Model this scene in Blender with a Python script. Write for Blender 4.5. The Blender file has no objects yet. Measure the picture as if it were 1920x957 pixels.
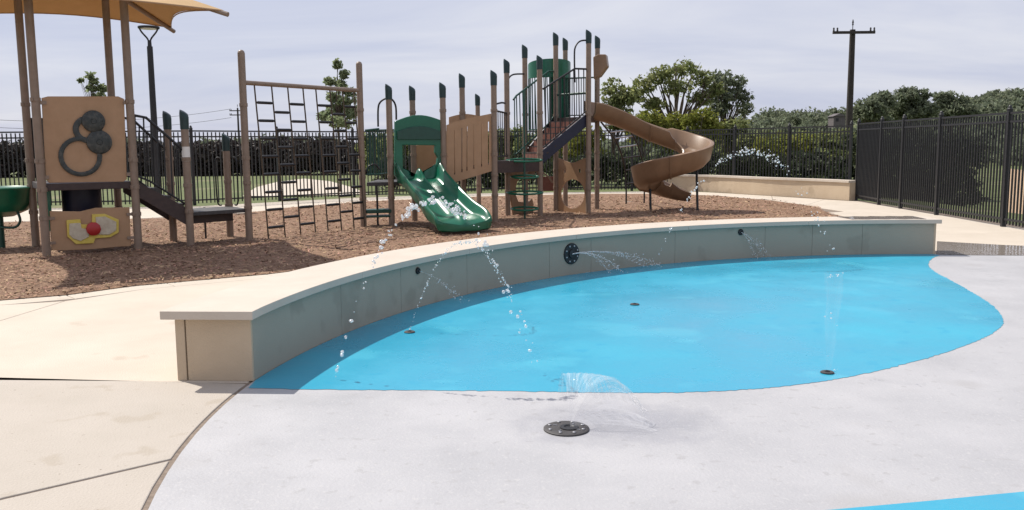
import bpy, math, random
import numpy as np
from mathutils import Vector, Matrix
random.seed(7); rng = np.random.default_rng(7)
R = math.radians
scene = bpy.context.scene
COL = scene.collection

# ------------------------------------------------------------------ camera
PW, PH, FPX, HY, ROLL, CAMH = 1920.0, 957.0, 1650.0, 275.0, -0.0084, 1.5
PIT = math.atan2(PH/2-HY, FPX)
FWD = Vector((0, math.cos(PIT), -math.sin(PIT)))
R0, U0 = Vector((1, 0, 0)), Vector((0, math.sin(PIT), math.cos(PIT)))
RT = R0*math.cos(ROLL)+U0*math.sin(ROLL)
UP = -R0*math.sin(ROLL)+U0*math.cos(ROLL)
CAM = Vector((0, 0, CAMH))
cd = bpy.data.cameras.new('camera'); cam = bpy.data.objects.new('camera', cd); COL.objects.link(cam)
cd.sensor_width = 36; cd.lens = FPX/PW*36; cd.clip_end = 3000; cd.clip_start = 0.05
cam.matrix_world = Matrix(((RT.x, UP.x, -FWD.x, 0), (RT.y, UP.y, -FWD.y, 0), (RT.z, UP.z, -FWD.z, CAMH), (0, 0, 0, 1)))
scene.camera = cam

# ------------------------------------------------------------------ sky + sun
SUN_AZ = Vector((-0.80, 0.60)).normalized(); SUN_EL = R(51.5)
w = bpy.data.worlds.new('World'); scene.world = w; w.use_nodes = True
nt = w.node_tree; N = nt.nodes; L = nt.links; N.clear()
out = N.new('ShaderNodeOutputWorld'); bg = N.new('ShaderNodeBackground'); L.new(bg.outputs[0], out.inputs[0])
bg.inputs['Strength'].default_value = 0.10
sky = N.new('ShaderNodeTexSky'); sky.sky_type = 'NISHITA'; sky.sun_disc = False
sky.sun_elevation = SUN_EL; sky.sun_rotation = math.atan2(SUN_AZ.x, SUN_AZ.y) % (2*math.pi)
tc = N.new('ShaderNodeTexCoord'); sep = N.new('ShaderNodeSeparateXYZ'); L.new(tc.outputs['Generated'], sep.inputs[0])
zc = N.new('ShaderNodeMath'); zc.operation = 'MAXIMUM'; zc.inputs[1].default_value = 0.0; L.new(sep.outputs['Z'], zc.inputs[0])
za = N.new('ShaderNodeMath'); za.operation = 'ADD'; za.inputs[1].default_value = 0.16; L.new(zc.outputs[0], za.inputs[0])
dx = N.new('ShaderNodeMath'); dx.operation = 'DIVIDE'; L.new(sep.outputs['X'], dx.inputs[0]); L.new(za.outputs[0], dx.inputs[1])
dy = N.new('ShaderNodeMath'); dy.operation = 'DIVIDE'; L.new(sep.outputs['Y'], dy.inputs[0]); L.new(za.outputs[0], dy.inputs[1])
cmb = N.new('ShaderNodeCombineXYZ'); L.new(dx.outputs[0], cmb.inputs[0]); L.new(dy.outputs[0], cmb.inputs[1])
cn = N.new('ShaderNodeTexNoise'); cn.inputs['Scale'].default_value = 0.9; cn.inputs['Detail'].default_value = 7; cn.inputs['Roughness'].default_value = 0.55
cn.inputs['Distortion'].default_value = 0.5
mpn = N.new('ShaderNodeMapping'); mpn.inputs['Scale'].default_value = (0.55, 1.0, 1.0); mpn.inputs['Rotation'].default_value = (0, 0, 0.5); L.new(cmb.outputs[0], mpn.inputs['Vector']); L.new(mpn.outputs[0], cn.inputs['Vector'])
cr = N.new('ShaderNodeValToRGB'); L.new(cn.outputs['Fac'], cr.inputs[0])
cr.color_ramp.elements[0].position = 0.30; cr.color_ramp.elements[0].color = (4.9, 5.3, 7.1, 1)
cr.color_ramp.elements[1].position = 0.70; cr.color_ramp.elements[1].color = (8.0, 8.0, 8.6, 1)
mx = N.new('ShaderNodeMix'); mx.data_type = 'RGBA'; mx.inputs['Factor'].default_value = 0.88
L.new(sky.outputs[0], mx.inputs['A']); L.new(cr.outputs[0], mx.inputs['B']); L.new(mx.outputs['Result'], bg.inputs['Color'])
sl = bpy.data.lights.new('sun', 'SUN'); sl.energy = 5.0; sl.angle = R(0.6); sl.color = (1, 0.95, 0.87)
so = bpy.data.objects.new('sun', sl); COL.objects.link(so)
SDIR = Vector((SUN_AZ.x*math.cos(SUN_EL), SUN_AZ.y*math.cos(SUN_EL), math.sin(SUN_EL)))
so.rotation_euler = (-SDIR).to_track_quat('-Z', 'Y').to_euler(); so.location = SDIR*60
vs = scene.view_settings; vs.view_transform = 'Standard'; vs.look = 'None'; vs.exposure = 0.06; vs.gamma = 1.0; vs.use_curve_mapping = False
scene.cycles.max_bounces = 8; scene.cycles.transparent_max_bounces = 16

# ------------------------------------------------------------------ pixel -> place
def ray(px, py):
    return FWD + RT*((px-PW/2)/FPX) + UP*((PH/2-py)/FPX)
def G(px, py, z=0.0):                      # where the pixel's ray meets the level z
    d = ray(px, py); return CAM + d*((z-CAMH)/d.z)
def P(px, py, Y):                          # pixel's ray at depth Y
    d = ray(px, py); return CAM + d*(Y/d.y)
def V(px, py, A, B):                       # pixel's ray meets the upright plane through A and B
    d = ray(px, py); n = Vector((-(B.y-A.y), B.x-A.x, 0)); return CAM + d*((A-CAM).dot(n)/d.dot(n))
def Zat(p, py):                            # height above ground point p that shows at row py
    lo, hi = -3.0, 40.0
    for _ in range(48):
        m = (lo+hi)/2
        if PR(Vector((p.x, p.y, m)))[1] > py: lo = m
        else: hi = m
    return m
def PR(p):
    q = p-CAM; f = q.dot(FWD); return PW/2+FPX*q.dot(RT)/f, PH/2-FPX*q.dot(UP)/f

# ------------------------------------------------------------------ materials
MATS = {}
def mat(name, c, rough=0.6, c2=None, ns=6.0, bump=0.0, bs=60.0, metal=0.0, spec=0.5, detail=6.0, lo=0.35, hi=0.65, speck=None, trans=0.0, coat=0.0, island=0.0, bdist=0.01, rvar=0.0):
    if name in MATS: return MATS[name]
    m = bpy.data.materials.new(name); m.use_nodes = True; t = m.node_tree; n = t.nodes; l = t.links
    b = n['Principled BSDF']; b.inputs['Roughness'].default_value = rough; b.inputs['Metallic'].default_value = metal
    b.inputs['Specular IOR Level'].default_value = spec
    b.inputs['Coat Weight'].default_value = coat
    b.inputs['Base Color'].default_value = (*c, 1)
    co = n.new('ShaderNodeTexCoord').outputs['Object']
    col = None
    if c2 is not None:
        no = n.new('ShaderNodeTexNoise'); no.inputs['Scale'].default_value = ns; no.inputs['Detail'].default_value = detail; no.inputs['Roughness'].default_value = 0.62
        l.new(co, no.inputs['Vector'])
        rp = n.new('ShaderNodeValToRGB'); l.new(no.outputs['Fac'], rp.inputs[0])
        rp.color_ramp.elements[0].position = lo; rp.color_ramp.elements[0].color = (*c, 1)
        rp.color_ramp.elements[1].position = hi; rp.color_ramp.elements[1].color = (*c2, 1)
        col = rp.outputs[0]
        if rvar:
            mr = n.new('ShaderNodeMapRange'); mr.inputs['From Min'].default_value = lo; mr.inputs['From Max'].default_value = hi
            mr.inputs['To Min'].default_value = rough-rvar; mr.inputs['To Max'].default_value = rough+rvar
            l.new(no.outputs['Fac'], mr.inputs['Value']); l.new(mr.outputs[0], b.inputs['Roughness'])
    if speck is not None:                   # (scale, threshold, colour): small pits or stains
        for sc, th, sc_col in speck:
            vo = n.new('ShaderNodeTexNoise'); vo.inputs['Scale'].default_value = sc; vo.inputs['Detail'].default_value = 3; l.new(co, vo.inputs['Vector'])
            r2 = n.new('ShaderNodeMapRange'); r2.inputs['From Min'].default_value = th; r2.inputs['From Max'].default_value = th+0.06; l.new(vo.outputs['Fac'], r2.inputs['Value'])
            mm = n.new('ShaderNodeMix'); mm.data_type = 'RGBA'; l.new(r2.outputs[0], mm.inputs['Factor'])
            if col is None: mm.inputs['A'].default_value = (*c, 1)
            else: l.new(col, mm.inputs['A'])
            mm.inputs['B'].default_value = (*sc_col, 1); col = mm.outputs['Result']
    if island:
        ge = n.new('ShaderNodeNewGeometry'); hs = n.new('ShaderNodeHueSaturation')
        mr = n.new('ShaderNodeMapRange'); mr.inputs['To Min'].default_value = 1-island; mr.inputs['To Max'].default_value = 1+island
        l.new(ge.outputs['Random Per Island'], mr.inputs['Value']); l.new(mr.outputs[0], hs.inputs['Value'])
        mr2 = n.new('ShaderNodeMapRange'); mr2.inputs['To Min'].default_value = 0.5-island*0.05; mr2.inputs['To Max'].default_value = 0.5+island*0.05
        ml = n.new('ShaderNodeMath'); ml.operation = 'FRACT'; mu = n.new('ShaderNodeMath'); mu.operation = 'MULTIPLY'; mu.inputs[1].default_value = 7.31
        l.new(ge.outputs['Random Per Island'], mu.inputs[0]); l.new(mu.outputs[0], ml.inputs[0]); l.new(ml.outputs[0], mr2.inputs['Value']); l.new(mr2.outputs[0], hs.inputs['Hue'])
        if col is None: hs.inputs['Color'].default_value = (*c, 1)
        else: l.new(col, hs.inputs['Color'])
        col = hs.outputs[0]
    if col is not None: l.new(col, b.inputs['Base Color'])
    if bump:
        bn = n.new('ShaderNodeTexNoise'); bn.inputs['Scale'].default_value = bs; bn.inputs['Detail'].default_value = 5; l.new(co, bn.inputs['Vector'])
        bu = n.new('ShaderNodeBump'); bu.inputs['Strength'].default_value = bump; bu.inputs['Distance'].default_value = bdist
        l.new(bn.outputs['Fac'], bu.inputs['Height']); l.new(bu.outputs[0], b.inputs['Normal'])
    if trans:
        tr = n.new('ShaderNodeBsdfTranslucent'); ms = n.new('ShaderNodeMixShader'); ms.inputs[0].default_value = trans
        if col is not None: l.new(col, tr.inputs['Color'])
        else: tr.inputs['Color'].default_value = (*c, 1)
        l.new(b.outputs[0], ms.inputs[1]); l.new(tr.outputs[0], ms.inputs[2]); l.new(ms.outputs[0], n['Material Output'].inputs[0])
    MATS[name] = m; return m

M = dict(
 concrete=mat('concrete', (0.495, 0.43, 0.35), 0.85, (0.56, 0.49, 0.405), 1.3, 0.35, 90, lo=0.3, hi=0.7, speck=[(2.3, 0.66, (0.47, 0.40, 0.32))]),
 concrete_pit=mat('concrete_pit', (0.40, 0.355, 0.30), 0.85, (0.455, 0.405, 0.35), 1.1, 0.4, 80, lo=0.3, hi=0.7, speck=[(30, 0.69, (0.20, 0.16, 0.12)), (3.0, 0.62, (0.385, 0.335, 0.275))]),
 joint=mat('joint', (0.26, 0.205, 0.16), 0.95, (0.17, 0.13, 0.10), 30, 0.3, 200),
 pad=mat('pad', (0.365, 0.362, 0.370), 0.55, (0.425, 0.42, 0.43), 1.4, 0.35, 60, lo=0.3, hi=0.7, speck=[(34, 0.60, (0.425, 0.418, 0.42)), (13, 0.62, (0.36, 0.354, 0.358)), (0.9, 0.60, (0.37, 0.362, 0.365)), (5.5, 0.72, (0.31, 0.30, 0.295))], rvar=0.12, bdist=0.006),
 wetpad=mat('wetpad', (0.315, 0.312, 0.325), 0.22, (0.37, 0.365, 0.375), 1.4, 0.5, 50, bdist=0.004),
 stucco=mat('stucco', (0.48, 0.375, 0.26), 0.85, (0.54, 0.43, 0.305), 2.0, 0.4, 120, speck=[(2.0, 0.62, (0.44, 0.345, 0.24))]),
 darkstucco=mat('darkstucco', (0.325, 0.295, 0.232), 0.62, (0.375, 0.34, 0.27), 1.2, 0.35, 120, lo=0.25, hi=0.75, speck=[(2.2, 0.60, (0.31, 0.28, 0.22))], rvar=0.1),  # stucco in a darker, greyer tone for the seat wall's face panels and core
 cap=mat('cap', (0.50, 0.43, 0.355), 0.7, (0.56, 0.49, 0.41), 2.2, 0.25, 110, lo=0.3, hi=0.7),
 blackm=mat('blackm', (0.008, 0.008, 0.010), 0.5, (0.014, 0.014, 0.016), 20),
 browncoat=mat('browncoat', (0.215, 0.155, 0.112), 0.45, (0.255, 0.185, 0.138), 8, 0.08, 60),
 tanplastic=mat('tanplastic', (0.36, 0.215, 0.115), 0.5, (0.41, 0.25, 0.14), 5, 0.1, 120),
 slidetan=mat('slidetan', (0.20, 0.122, 0.070), 0.38, (0.25, 0.155, 0.09), 3, 0.06, 60),
 green=mat('green', (0.004, 0.105, 0.056), 0.28, (0.006, 0.13, 0.07), 3, 0.03, 50),
 dgreen=mat('dgreen', (0.006, 0.05, 0.035), 0.4, (0.01, 0.065, 0.045), 10),
 capgreen=mat('capgreen', (0.006, 0.024, 0.026), 0.4, (0.01, 0.036, 0.036), 18),
 gearm=mat('gearm', (0.022, 0.028, 0.027), 0.45, (0.085, 0.085, 0.075), 16, lo=0.45, hi=0.75),
 dgrey=mat('dgrey', (0.035, 0.032, 0.032), 0.6, (0.055, 0.05, 0.05), 20, 0.1, 100),
 dbrown=mat('dbrown', (0.035, 0.02, 0.018), 0.55, (0.05, 0.03, 0.026), 14, 0.1, 100),
 redbrown=mat('redbrown', (0.16, 0.055, 0.035), 0.5, (0.2, 0.075, 0.05), 12),
 navy=mat('navy', (0.006, 0.009, 0.028), 0.5, (0.01, 0.013, 0.038), 8),
 yellow=mat('yellow', (0.58, 0.44, 0.06), 0.4, (0.66, 0.52, 0.12), 12),
 red=mat('red', (0.38, 0.02, 0.02), 0.4), clear=mat('clear', (0.55, 0.5, 0.38), 0.3, (0.45, 0.38, 0.28), 15),
 white=mat('white', (0.72, 0.7, 0.66), 0.6), steel=mat('steel', (0.42, 0.42, 0.43), 0.35, metal=0.9),
 rope=mat('rope', (0.06, 0.045, 0.03), 0.9, (0.10, 0.07, 0.045), 60, 0.3, 200),
 wood=mat('wood', (0.56, 0.38, 0.26), 0.8, (0.64, 0.46, 0.33), 9, 0.3, 40),
 pole=mat('pole', (0.028, 0.022, 0.02), 0.85, (0.05, 0.04, 0.034), 9, 0.4, 30),
 bark=mat('bark', (0.075, 0.055, 0.04), 0.95, (0.12, 0.09, 0.068), 12, 0.6, 30),
 fabric=mat('fabric', (0.60, 0.40, 0.19), 0.8, (0.64, 0.43, 0.21), 4, 0.15, 400, trans=0.22),
 grass=mat('grass', (0.075, 0.10, 0.025), 0.95, (0.125, 0.145, 0.045), 0.9, 0.6, 30, lo=0.3, hi=0.7, speck=[(0.35, 0.58, (0.16, 0.155, 0.07))]),
 mulch=mat('mulch', (0.19, 0.105, 0.06), 0.95, (0.30, 0.18, 0.11), 11, 1.0, 55, bdist=0.03, speck=[(60, 0.62, (0.30, 0.20, 0.14))]),
 chip=mat('chip', (0.265, 0.155, 0.092), 0.95, (0.38, 0.24, 0.155), 1.2, island=0.5),
 roof=mat('roof', (0.10, 0.09, 0.09), 0.9, (0.14, 0.12, 0.12), 3),
 lens=mat('lens', (0.7, 0.7, 0.68), 0.4),
)
def leafmat(name, a, b, trans=0.3):
    return mat(name, a, 0.6, b, 0.9, lo=0.3, hi=0.7, island=0.45, trans=trans, spec=0.25)
M['leaf_live'] = leafmat('leaf_live', (0.165, 0.195, 0.07), (0.28, 0.30, 0.13), 0.58)
M['leaf_yellow'] = leafmat('leaf_yellow', (0.19, 0.21, 0.035), (0.29, 0.30, 0.07), 0.45)
M['leaf_dark'] = leafmat('leaf_dark', (0.04, 0.055, 0.026), (0.07, 0.085, 0.042))
M['leaf_grey'] = leafmat('leaf_grey', (0.125, 0.15, 0.085), (0.22, 0.245, 0.17), 0.5)
M['leaf_young'] = leafmat('leaf_young', (0.18, 0.225, 0.10), (0.32, 0.36, 0.22), 0.5)
M['leaf_brown'] = leafmat('leaf_brown', (0.035, 0.026, 0.024), (0.055, 0.042, 0.036), 0.15)

def bluemat():
    m = mat('bluepad', (0.016, 0.285, 0.45), 0.30, (0.040, 0.36, 0.50), 0.45, 0.30, 22, lo=0.3, hi=0.7, speck=[(5.0, 0.60, (0.020, 0.315, 0.475)), (1.3, 0.60, (0.045, 0.37, 0.515)), (0.8, 0.58, (0.042, 0.362, 0.51))], rvar=0.2, bdist=0.006)
    return m
M['blue'] = bluemat()
def watermat(name, alpha, white, streak=0.0):
    m = bpy.data.materials.new(name); m.use_nodes = True; t = m.node_tree; n = t.nodes; l = t.links
    b = n['Principled BSDF']; b.inputs['Base Color'].default_value = (0.97, 0.97, 0.97, 1); b.inputs['Roughness'].default_value = 0.06
    b.inputs['IOR'].default_value = 1.33; b.inputs['Transmission Weight'].default_value = 1-white
    if alpha < 1:
        tr = n.new('ShaderNodeBsdfTransparent'); ms = n.new('ShaderNodeMixShader')
        l.new(tr.outputs[0], ms.inputs[1]); l.new(b.outputs[0], ms.inputs[2]); l.new(ms.outputs[0], n['Material Output'].inputs[0])
        if streak:
            at = n.new('ShaderNodeUVMap'); mp = n.new('ShaderNodeMapping'); mp.inputs['Scale'].default_value = (70, 3.0, 1)
            no = n.new('ShaderNodeTexNoise'); no.inputs['Scale'].default_value = 1.0; no.inputs['Detail'].default_value = 4
            l.new(at.outputs[0], mp.inputs[0]); l.new(mp.outputs[0], no.inputs['Vector'])
            mr = n.new('ShaderNodeMapRange'); mr.inputs['From Min'].default_value = 0.35; mr.inputs['From Max'].default_value = 0.7
            mr.inputs['To Min'].default_value = max(0, alpha-streak); mr.inputs['To Max'].default_value = alpha+streak
            l.new(no.outputs['Fac'], mr.inputs['Value']); l.new(mr.outputs[0], ms.inputs[0])
        else: ms.inputs[0].default_value = alpha
    return m
M['drop'] = watermat('drop', 0.52, 0.72)
M['spray'] = watermat('spray', 0.17, 0.8, 0.15)
M['mist'] = watermat('mist', 0.035, 0.9, 0.035)
pm = bpy.data.materials.new('puddle'); pm.use_nodes = True
pm.node_tree.nodes['Principled BSDF'].inputs['Base Color'].default_value = (0.30, 0.26, 0.225, 1)
pm.node_tree.nodes['Principled BSDF'].inputs['Roughness'].default_value = 0.05
_n = pm.node_tree.nodes; _no = _n.new('ShaderNodeTexNoise'); _no.inputs['Scale'].default_value = 14; _bu = _n.new('ShaderNodeBump'); _bu.inputs['Strength'].default_value = 0.12; _bu.inputs['Distance'].default_value = 0.02
_tc = _n.new('ShaderNodeTexCoord'); pm.node_tree.links.new(_tc.outputs['Object'], _no.inputs['Vector'])
pm.node_tree.links.new(_no.outputs['Fac'], _bu.inputs['Height']); pm.node_tree.links.new(_bu.outputs[0], _n['Principled BSDF'].inputs['Normal'])
M['puddle'] = pm

# ------------------------------------------------------------------ mesh helpers
def tag(o, label=None, cat=None, group=None, kind=None):
    if label: o['label'] = label
    if cat: o['category'] = cat
    if group: o['group'] = group
    if kind: o['kind'] = kind
    return o
def wloc(p):
    v = Vector((0, 0, 0))
    while p is not None: v += p.location; p = p.parent
    return v
def thing(name, loc, label, cat, group=None):
    o = bpy.data.objects.new(name, None); COL.objects.link(o); o.location = Vector(loc); o.empty_display_size = 0.2
    return tag(o, label, cat, group)
def linkobj(name, me, parent=None, loc=(0, 0, 0)):
    o = bpy.data.objects.new(name, me); COL.objects.link(o); o.location = Vector(loc); o.parent = parent; return o
class MB:
    def __init__(s): s.v = []; s.f = []
    def add(s, vs, fs):
        b = len(s.v); s.v += [tuple(x) for x in vs]; s.f += [tuple(i+b for i in f) for f in fs]; return s
    def box(s, c, size, rz=0.0, u=None):
        c = Vector(c); hx, hy, hz = size[0]/2, size[1]/2, size[2]/2
        ax = Vector((math.cos(rz), math.sin(rz), 0)) if u is None else Vector(u).normalized()
        ay = Vector((-ax.y, ax.x, 0)); az = Vector((0, 0, 1))
        vs = [c+ax*i*hx+ay*j*hy+az*k*hz for k in (-1, 1) for j in (-1, 1) for i in (-1, 1)]
        return s.add(vs, [(0, 2, 3, 1), (4, 5, 7, 6), (0, 1, 5, 4), (2, 6, 7, 3), (0, 4, 6, 2), (1, 3, 7, 5)])
    def tube(s, pts, r, seg=8, cap=True):
        pts = [Vector(p) for p in pts]; n = len(pts); rr = r if isinstance(r, (list, tuple)) else [r]*n
        vs = []; fs = []; prev = None
        for i, p in enumerate(pts):
            t = (pts[min(i+1, n-1)]-pts[max(i-1, 0)])
            t = t.normalized() if t.length > 1e-9 else Vector((0, 0, 1))
            if prev is None:
                a = t.cross(Vector((0, 0, 1)));
                if a.length < 1e-3: a = t.cross(Vector((1, 0, 0)))
                a.normalize()
            else:
                a = prev-t*prev.dot(t); a.normalize()
            prev = a; b = t.cross(a)
            for k in range(seg):
                an = 2*math.pi*k/seg; vs.append(p+(a*math.cos(an)+b*math.sin(an))*rr[i])
        for i in range(n-1):
            for k in range(seg):
                k2 = (k+1) % seg; fs.append((i*seg+k, i*seg+k2, (i+1)*seg+k2, (i+1)*seg+k))
        if cap: fs.append(tuple(range(seg-1, -1, -1))); fs.append(tuple((n-1)*seg+k for k in range(seg)))
        return s.add(vs, fs)
    def bar(s, p, q, r, seg=8): return s.tube([p, q], r, seg)
    def prism(s, poly, off):
        poly = [Vector(p) for p in poly]; off = Vector(off); n = len(poly)
        vs = poly+[p+off for p in poly]
        fs = [tuple(range(n)), tuple(range(2*n-1, n-1, -1))]+[((i+1) % n, i, n+i, n+(i+1) % n) for i in range(n)]
        return s.add(vs, fs)
    def lathe(s, prof, c, seg=20, axis=None):
        c = Vector(c); az = Vector(axis).normalized() if axis is not None else Vector((0, 0, 1))
        ax = az.cross(Vector((0, 1, 0.13))).normalized(); ay = az.cross(ax)
        vs = []; fs = []; n = len(prof)
        for (r, z) in prof:
            for k in range(seg):
                a = 2*math.pi*k/seg; vs.append(c+ax*math.cos(a)*r+ay*math.sin(a)*r+az*z)
        for i in range(n-1):
            for k in range(seg):
                k2 = (k+1) % seg; fs.append((i*seg+k, i*seg+k2, (i+1)*seg+k2, (i+1)*seg+k))
        fs.append(tuple(range(seg-1, -1, -1))); fs.append(tuple((n-1)*seg+k for k in range(seg)))
        return s.add(vs, fs)
    def loft(s, rings, closed=True, cap=True):
        m = len(rings[0]); vs = [p for r in rings for p in r]; fs = []
        for i in range(len(rings)-1):
            for k in range(m if closed else m-1):
                k2 = (k+1) % m; fs.append((i*m+k, i*m+k2, (i+1)*m+k2, (i+1)*m+k))
        if cap and closed: fs.append(tuple(range(m-1, -1, -1))); fs.append(tuple((len(rings)-1)*m+k for k in range(m)))
        return s.add(vs, fs)
    def build(s, name, material, parent=None, smooth=None, bevel=0.0, loc=None):
        import bmesh
        o0 = wloc(parent) if parent is not None else (Vector(loc) if loc is not None else Vector((0, 0, 0)))
        me = bpy.data.meshes.new(name); me.from_pydata([(x-o0.x, y-o0.y, z-o0.z) for x, y, z in s.v], [], s.f)
        bm = bmesh.new(); bm.from_mesh(me); bmesh.ops.recalc_face_normals(bm, faces=bm.faces); bm.to_mesh(me); bm.free()
        me.materials.append(M[material] if isinstance(material, str) else material)
        if smooth is not None: me.shade_smooth(); me.set_sharp_from_angle(angle=R(smooth))
        o = linkobj(name, me, parent, loc if (loc is not None and parent is None) else (0, 0, 0))
        if bevel:
            b = o.modifiers.new('bevel', 'BEVEL'); b.width = bevel; b.segments = 2; b.limit_method = 'ANGLE'; b.angle_limit = R(40)
        return o
def fan_build(name, verts, faces, material, parent=None, smooth=False):
    """big numpy mesh of quads"""
    me = bpy.data.meshes.new(name); nv = len(verts); nf = len(faces)
    o0 = wloc(parent) if parent is not None else Vector((0, 0, 0))
    verts = np.asarray(verts, dtype=np.float32)-np.array(o0, dtype=np.float32)
    me.vertices.add(nv); me.vertices.foreach_set('co', verts.ravel())
    k = faces.shape[1]; me.loops.add(nf*k); me.loops.foreach_set('vertex_index', faces.astype(np.int32).ravel())
    me.polygons.add(nf); me.polygons.foreach_set('loop_start', np.arange(0, nf*k, k, dtype=np.int32))
    me.update(calc_edges=True); me.validate()
    me.materials.append(M[material])
    if smooth: me.shade_smooth()
    return linkobj(name, me, parent)
def flat(name, pts, z, material, thick=0.0, parent=None, bevel=0.0):
    mb = MB(); pp = [Vector((p[0], p[1], z)) for p in pts]
    if thick: mb.prism(pp, (0, 0, -thick))
    else: mb.add(pp, [tuple(range(len(pp)))])
    o = mb.build(name, material, parent, bevel=bevel)
    if not thick:
        import bmesh
        me = o.data
        if me.polygons[0].normal.z < 0: me.flip_normals()
    return o
def lerp(a, b, t): return a+(b-a)*t
def smooth_path(pts, n=8):
    pts = [Vector(p) for p in pts]; out = []
    for i in range(len(pts)-1):
        p0 = pts[max(i-1, 0)]; p1 = pts[i]; p2 = pts[i+1]; p3 = pts[min(i+2, len(pts)-1)]
        for k in range(n):
            t = k/n
            out.append(0.5*((2*p1)+(p2-p0)*t+(2*p0-5*p1+4*p2-p3)*t*t+(3*p1-p0-3*p2+p3)*t**3))
    out.append(pts[-1]); return out

# ------------------------------------------------------------------ ground, terrain
def terrain_z(x, y):
    z = -0.06
    t = min(max((x-9.6)/14, 0), 1); z -= 1.7*t*t*(3-2*t)
    d = math.hypot(x, y)
    if d > 130:
        k = (d-130)/260; k = min(k, 1); k = k*k*(3-2*k)
        a = math.atan2(x, y)
        rise = 1.0+9.0*min(max((a-0.12)/0.15, 0), 1)+7*min(max((a-0.3)/0.25, 0), 1)+0.8*math.sin(a*23+1)+0.5*math.sin(a*51)
        z += k*max(rise, 1)+(1.7 if x > 9 else 0)*k*t
    return z
xs = np.concatenate([np.linspace(-900, -60, 18), np.linspace(-50, 60, 56), np.linspace(70, 900, 20)])
ys = np.concatenate([np.linspace(-60, -10, 6), np.linspace(-6, 80, 44), np.linspace(90, 900, 34)])
vv = [(x, y, terrain_z(x, y)) for y in ys for x in xs]; nx = len(xs)
ff = [(j*nx+i, j*nx+i+1, (j+1)*nx+i+1, (j+1)*nx+i) for j in range(len(ys)-1) for i in range(nx-1)]
tag(MB().add(vv, ff).build('ground', 'grass', smooth=60), kind='structure')

# wall base curve and pad ring
BASEPX = [(473, 713), (558, 664), (637, 634), (720, 596), (780, 578), (871, 556), (947, 540.5), (1022, 521.5), (1113, 506), (1173, 501), (1294, 492), (1382, 486), (1523, 480.4), (1629, 478), (1746, 476)]
bp = np.array([G(*b)[:2] for b in BASEPX])
A_ = np.c_[bp*2, np.ones(len(bp))]; sol = np.linalg.lstsq(A_, (bp**2).sum(1), rcond=None)[0]
CX, CY = sol[:2]; RW = math.sqrt(sol[2]+CX*CX+CY*CY)
ang = np.arctan2(bp[:, 1]-CY, bp[:, 0]-CX); rad = np.hypot(bp[:, 0]-CX, bp[:, 1]-CY)
cf = np.polyfit(ang, rad, 3); A0, A1 = float(ang[0]), float(ang[-1])     # A0 near end, A1 far end
def rw(a): return float(np.polyval(cf, min(max(a, A1), A0)))
def wp(a, dr=0.0, z=0.0): r = rw(a)+dr; return Vector((CX+r*math.cos(a), CY+r*math.sin(a), z))

# paving: a dark bed with slabs on it, open joints between
PADR = RW+0.02
def ring(r, a0, a1, n=40): return [(CX+r*math.cos(a0+(a1-a0)*i/n), CY+r*math.sin(a0+(a1-a0)*i/n)) for i in range(n+1)]
def rpad(a):
    if A1 <= a <= A0: return rw(a)+0.03
    return rw(A0)+0.03 if a > A0 and a < math.pi*1.25 else rw(A1)+0.03
def ring2(off, a0, a1, n=40):
    o = []
    for i in range(n+1):
        a = a0+(a1-a0)*i/n
        if a > math.pi*1.0: r = rw(A0)
        elif a < A1: r = rw(A1)
        else: r = rw(a)
        o.append((CX+(r+off)*math.cos(a), CY+(r+off)*math.sin(a)))
    return o
deck_out = [(-14, -4), (14, -4), (9.25, 12), (9.3, 23.4), (5.7, 29.3), (4, 29.0), (-1, 28.7), (-4.8, 26.7), (-8.3, 23.4), (-15, 22.9)]
tag(flat('paving_bed', deck_out, -0.007, 'joint'), kind='structure')
deck = bpy.data.objects.new('concrete_deck', None); COL.objects.link(deck); tag(deck, kind='structure')
AJ1 = math.atan2(G(340, 717).y-CY, G(340, 717).x-CX)
pj2 = G(327, 862); AJ2 = math.atan2(pj2.y-CY, pj2.x-CX) % (2*math.pi)
g = 0.007
mnear = [G(*p) for p in ((0, 564), (125, 554), (250, 537), (374, 526), (500, 515))]
mnear = [(p.x, p.y) for p in mnear]
mnear = [(-14.0, 6.0), (-8.0, 7.1)]+mnear+[(-1.3, 12.2), (0.5, 13.5), (2.5, 14.3), (5.0, 15.0), (6.2, 16.4), (6.75, 18.0)]
mfar = [G(*p) for p in ((1556, 402), (1530, 388), (1450, 377), (1350, 368), (1250, 364), (1100, 364), (900, 369), (690, 378), (560, 388), (460, 400), (300, 410), (100, 415), (0, 418))]
mfar = [(p.x, p.y) for p in mfar]+[(-14.0, 18.0)]
def inset_line(pl, d):
    o = []
    for i, p in enumerate(pl):
        a = Vector(pl[max(i-1, 0)]); b = Vector(pl[min(i+1, len(pl)-1)]); t = (b-a).normalized(); o.append((p[0]+t.y*d, p[1]-t.x*d))
    return o
curb_in = inset_line(mnear, 0.30)             # joint parallel to the mulch edge
def slab(pts, m='concrete'): return flat('slab', pts, 0.0, m, 0.12, deck, bevel=0.006)
j1L = G(0, 708); j2L = G(0, 938)
def ext(p, q, x): t = (x-q.x)/(p.x-q.x); return (x, q.y+(p.y-q.y)*t)
j1e = ext(j1L, G(340, 717), -9.0); j2e = ext(j2L, pj2, -9.0)
J = 0.028                                       # expansion joint round the pad
a_mid = AJ1
ringA = ring2(J, AJ1+0.0015, AJ2-0.0015, 16)
slab([(j1e[0], j1e[1]-g)]+[(ringA[0][0], ringA[0][1]-g)]+ringA[1:-1]+[(ringA[-1][0], ringA[-1][1]+g)]+[(j2e[0], j2e[1]+g)], 'concrete_pit')
ringB = ring2(J, AJ2+0.0015, math.pi*1.42, 24)
slab([j2e]+ringB+[(ringB[-1][0], -4), (-9, -4)], 'concrete_pit')
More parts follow.
